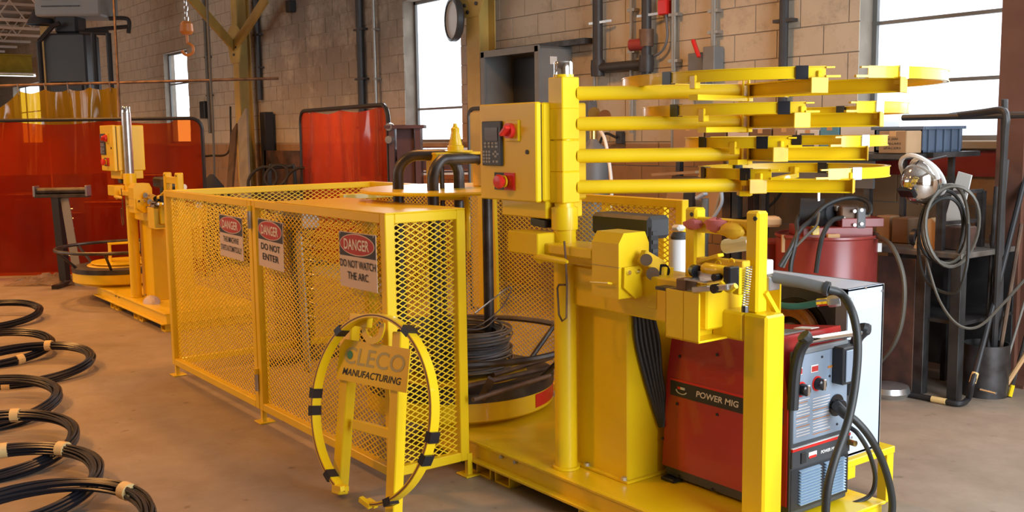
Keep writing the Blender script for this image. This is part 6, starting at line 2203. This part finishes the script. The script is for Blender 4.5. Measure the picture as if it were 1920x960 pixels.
tag(MB().tube(spline([at(1470, 352, y=5.7), at(1452, 378, y=5.68), at(1425, 398, y=5.66), at(1390, 410, y=5.64), at(1340, 412, y=5.7)], 6), .009, 6).build('wall_cable', 'black_rubber'), 'thin black cable sagging beneath the wall shelf', 'cable')
# short yellow trestle seen behind the motor
ta, tb = at(1132, 372, y=3.9), at(1250, 380, y=3.9)
t = thing('guard_frame', 'bright yellow mesh guard frame standing behind the black motor', 'guard', ((ta.x + tb.x) / 2, 3.9, 0))
za_ = at(1200, 374, y=3.9).z
MB().bx(ta.x, tb.x, 3.88, 3.92, za_ - .04, za_, .003).build('rail', 'yellow', t)
for x in (ta.x + .02, tb.x - .02):
    MB().bx(x - .02, x + .02, 3.88, 3.92, 0, za_ - .04, .003).build('post', 'yellow', t)
MB().bx(ta.x + .04, tb.x - .04, 3.88, 3.92, .1, .14, .003).build('rail', 'yellow', t)
expanded('mesh_panel', (ta.x + .04, 3.9, .14), (1, 0, 0), UP, tb.x - ta.x - .08, za_ - .18, t)

# scrap-rod bucket and rods
pb_ = at(1862, 748, z=0) + FWV * .11
zt = at(1860, 652, y=pb_.y - .1).z
t = thing('rod_bucket', 'dark steel pipe bucket on the floor full of leaning rods', 'bucket', (pb_.x, pb_.y, 0))
r_ = .125
MB().lathe([(0, .004), (r_, 0), (r_, zt), (r_ - .008, zt), (r_ - .008, .012), (0, .012)], (pb_.x, pb_.y, 0), n=32).build('bucket', 'dark_steel', t)
p = at(1838, 730, y=pb_.y - .13)
MB().cyl(p, p + Vector((.09, .0, -.005)), .008, 8).build('side_peg', 'steel', t)
rods = [((1862, 700), (1888, 300), 'pipe_dark', .014, 'dark'), ((1868, 700), (1880, 330), 'rusty_steel', .010, 'rusty'), ((1848, 700), (1868, 350), 'dark_steel', .012, 'grey'),
        ((1872, 700), (1915, 420), 'rusty_steel', .012, 'brown'), ((1878, 705), (1935, 520), 'conduit', .007, 'thin bright'), ((1884, 700), (1990, 560), 'paper_tan', .014, 'tan wooden'),
        ((1855, 700), (1858, 440), 'dark_steel', .008, 'slim black')]
for i, (b0_, t0_, m_, rr_, ad) in enumerate(rods):
    b_ = at(b0_[0], b0_[1], y=pb_.y); 
    b_ = Vector((pb_.x + (b_.x - pb_.x) * .7, pb_.y + .02 * (i - 3), .02))
    e_ = at(t0_[0], t0_[1], y=5.74 - .03 * (i % 3))
    tag(MB().cyl(b_, e_, rr_, 8).build('rod', m_), ad + ' rod standing in the steel bucket and leaning on the wall', 'rod', 'rods in the bucket')
# long bar leaning out in front of the bucket, and bent tube on the floor
e0 = at(1846, 700, y=pb_.y - .16); e1 = at(1925, 320, y=5.85)
d_ = e1 - e0
e0b = e0 - d_ * .0
t = thing('bent_tube', 'black tube bent along the floor and up the wall, wrapped with two tan tape bands', 'tube', at(1800, 755, z=.02))
pts = [at(1697, 738, z=.018), at(1760, 750, z=.018), at(1796, 757, z=.018), at(1815, 748, z=.03), at(1822, 722, y=5.18), at(1830, 695, y=5.22), at(1870, 540, y=5.5), at(1925, 320, y=5.85)]
pts2 = spline(pts[:6], 6) + pts[6:]
MB().tube(pts2, .016, 10).build('tube', 'black', t)
MB().tube([at(1747, 748, z=.0185), at(1774, 753, z=.0185)], .0175, 10).build('tape_band', 'masking_tape', t)
MB().tube([at(1823, 718, y=5.185), at(1829, 699, y=5.215)], .0185, 10).build('tape_band', 'masking_tape', t)
a, b = at(1893, 745, z=0), at(1965, 470, y=5.9)
t = thing('leaning_bar', 'thin dark bar with a yellow painted foot leaning past the bucket', 'bar', a)
MB().cyl(a + (b - a) * .002, b, .010, 8).build('bar', 'dark_steel', t)
MB().cyl(a + (b - a) * .004, a + (b - a) * .08, .0125, 8).build('painted_end', 'yellow', t)
# scrap lying under the bench
rnd = random.Random(21)
for i in range(9):
    c_ = Vector((rnd.uniform(-3.72, -3.42), rnd.uniform(5.0, 5.2), .015 + .02 * (i // 4)))
    a_ = rnd.uniform(-.5, .9)
    d_ = Vector((math.cos(a_), math.sin(a_), 0)) * rnd.uniform(.10, .2)
    tag(MB().bar(c_ - d_, c_ + d_, rnd.uniform(.03, .07), .016).build('scrap_bar', rnd.choice(('bench_rust', 'dark_steel', 'rusty_steel')), smooth=False), 'offcut of dark flat bar in the scrap pile by the bench', 'scrap', 'scrap pile under the bench')
p = at(1665, 742, z=0)
tag(MB().lathe([(0, .0), (.10, 0), (.12, .03), (.11, .06), (.05, .075), (0, .075)], p, n=18).build('steel_pan', 'steel'), 'shiny steel pan on the floor just past the pale grey cabinet', 'pan')
for i in range(6):
    z = .45 + .02 * i
    x = -3.55 + rnd.uniform(-.1, .1)
    tag(MB().bar((x - .15, 5.30 + .03 * i, z), (x + .15, 5.32 + .03 * i, z), .05, .016).build('flat_bar', rnd.choice(('bench_rust', 'dark_steel')), smooth=False), ('first', 'second', 'third', 'fourth', 'fifth', 'sixth')[i] + ' flat bar from the front on the lower shelf of the black bench', 'bar', 'bars on the bench shelf')
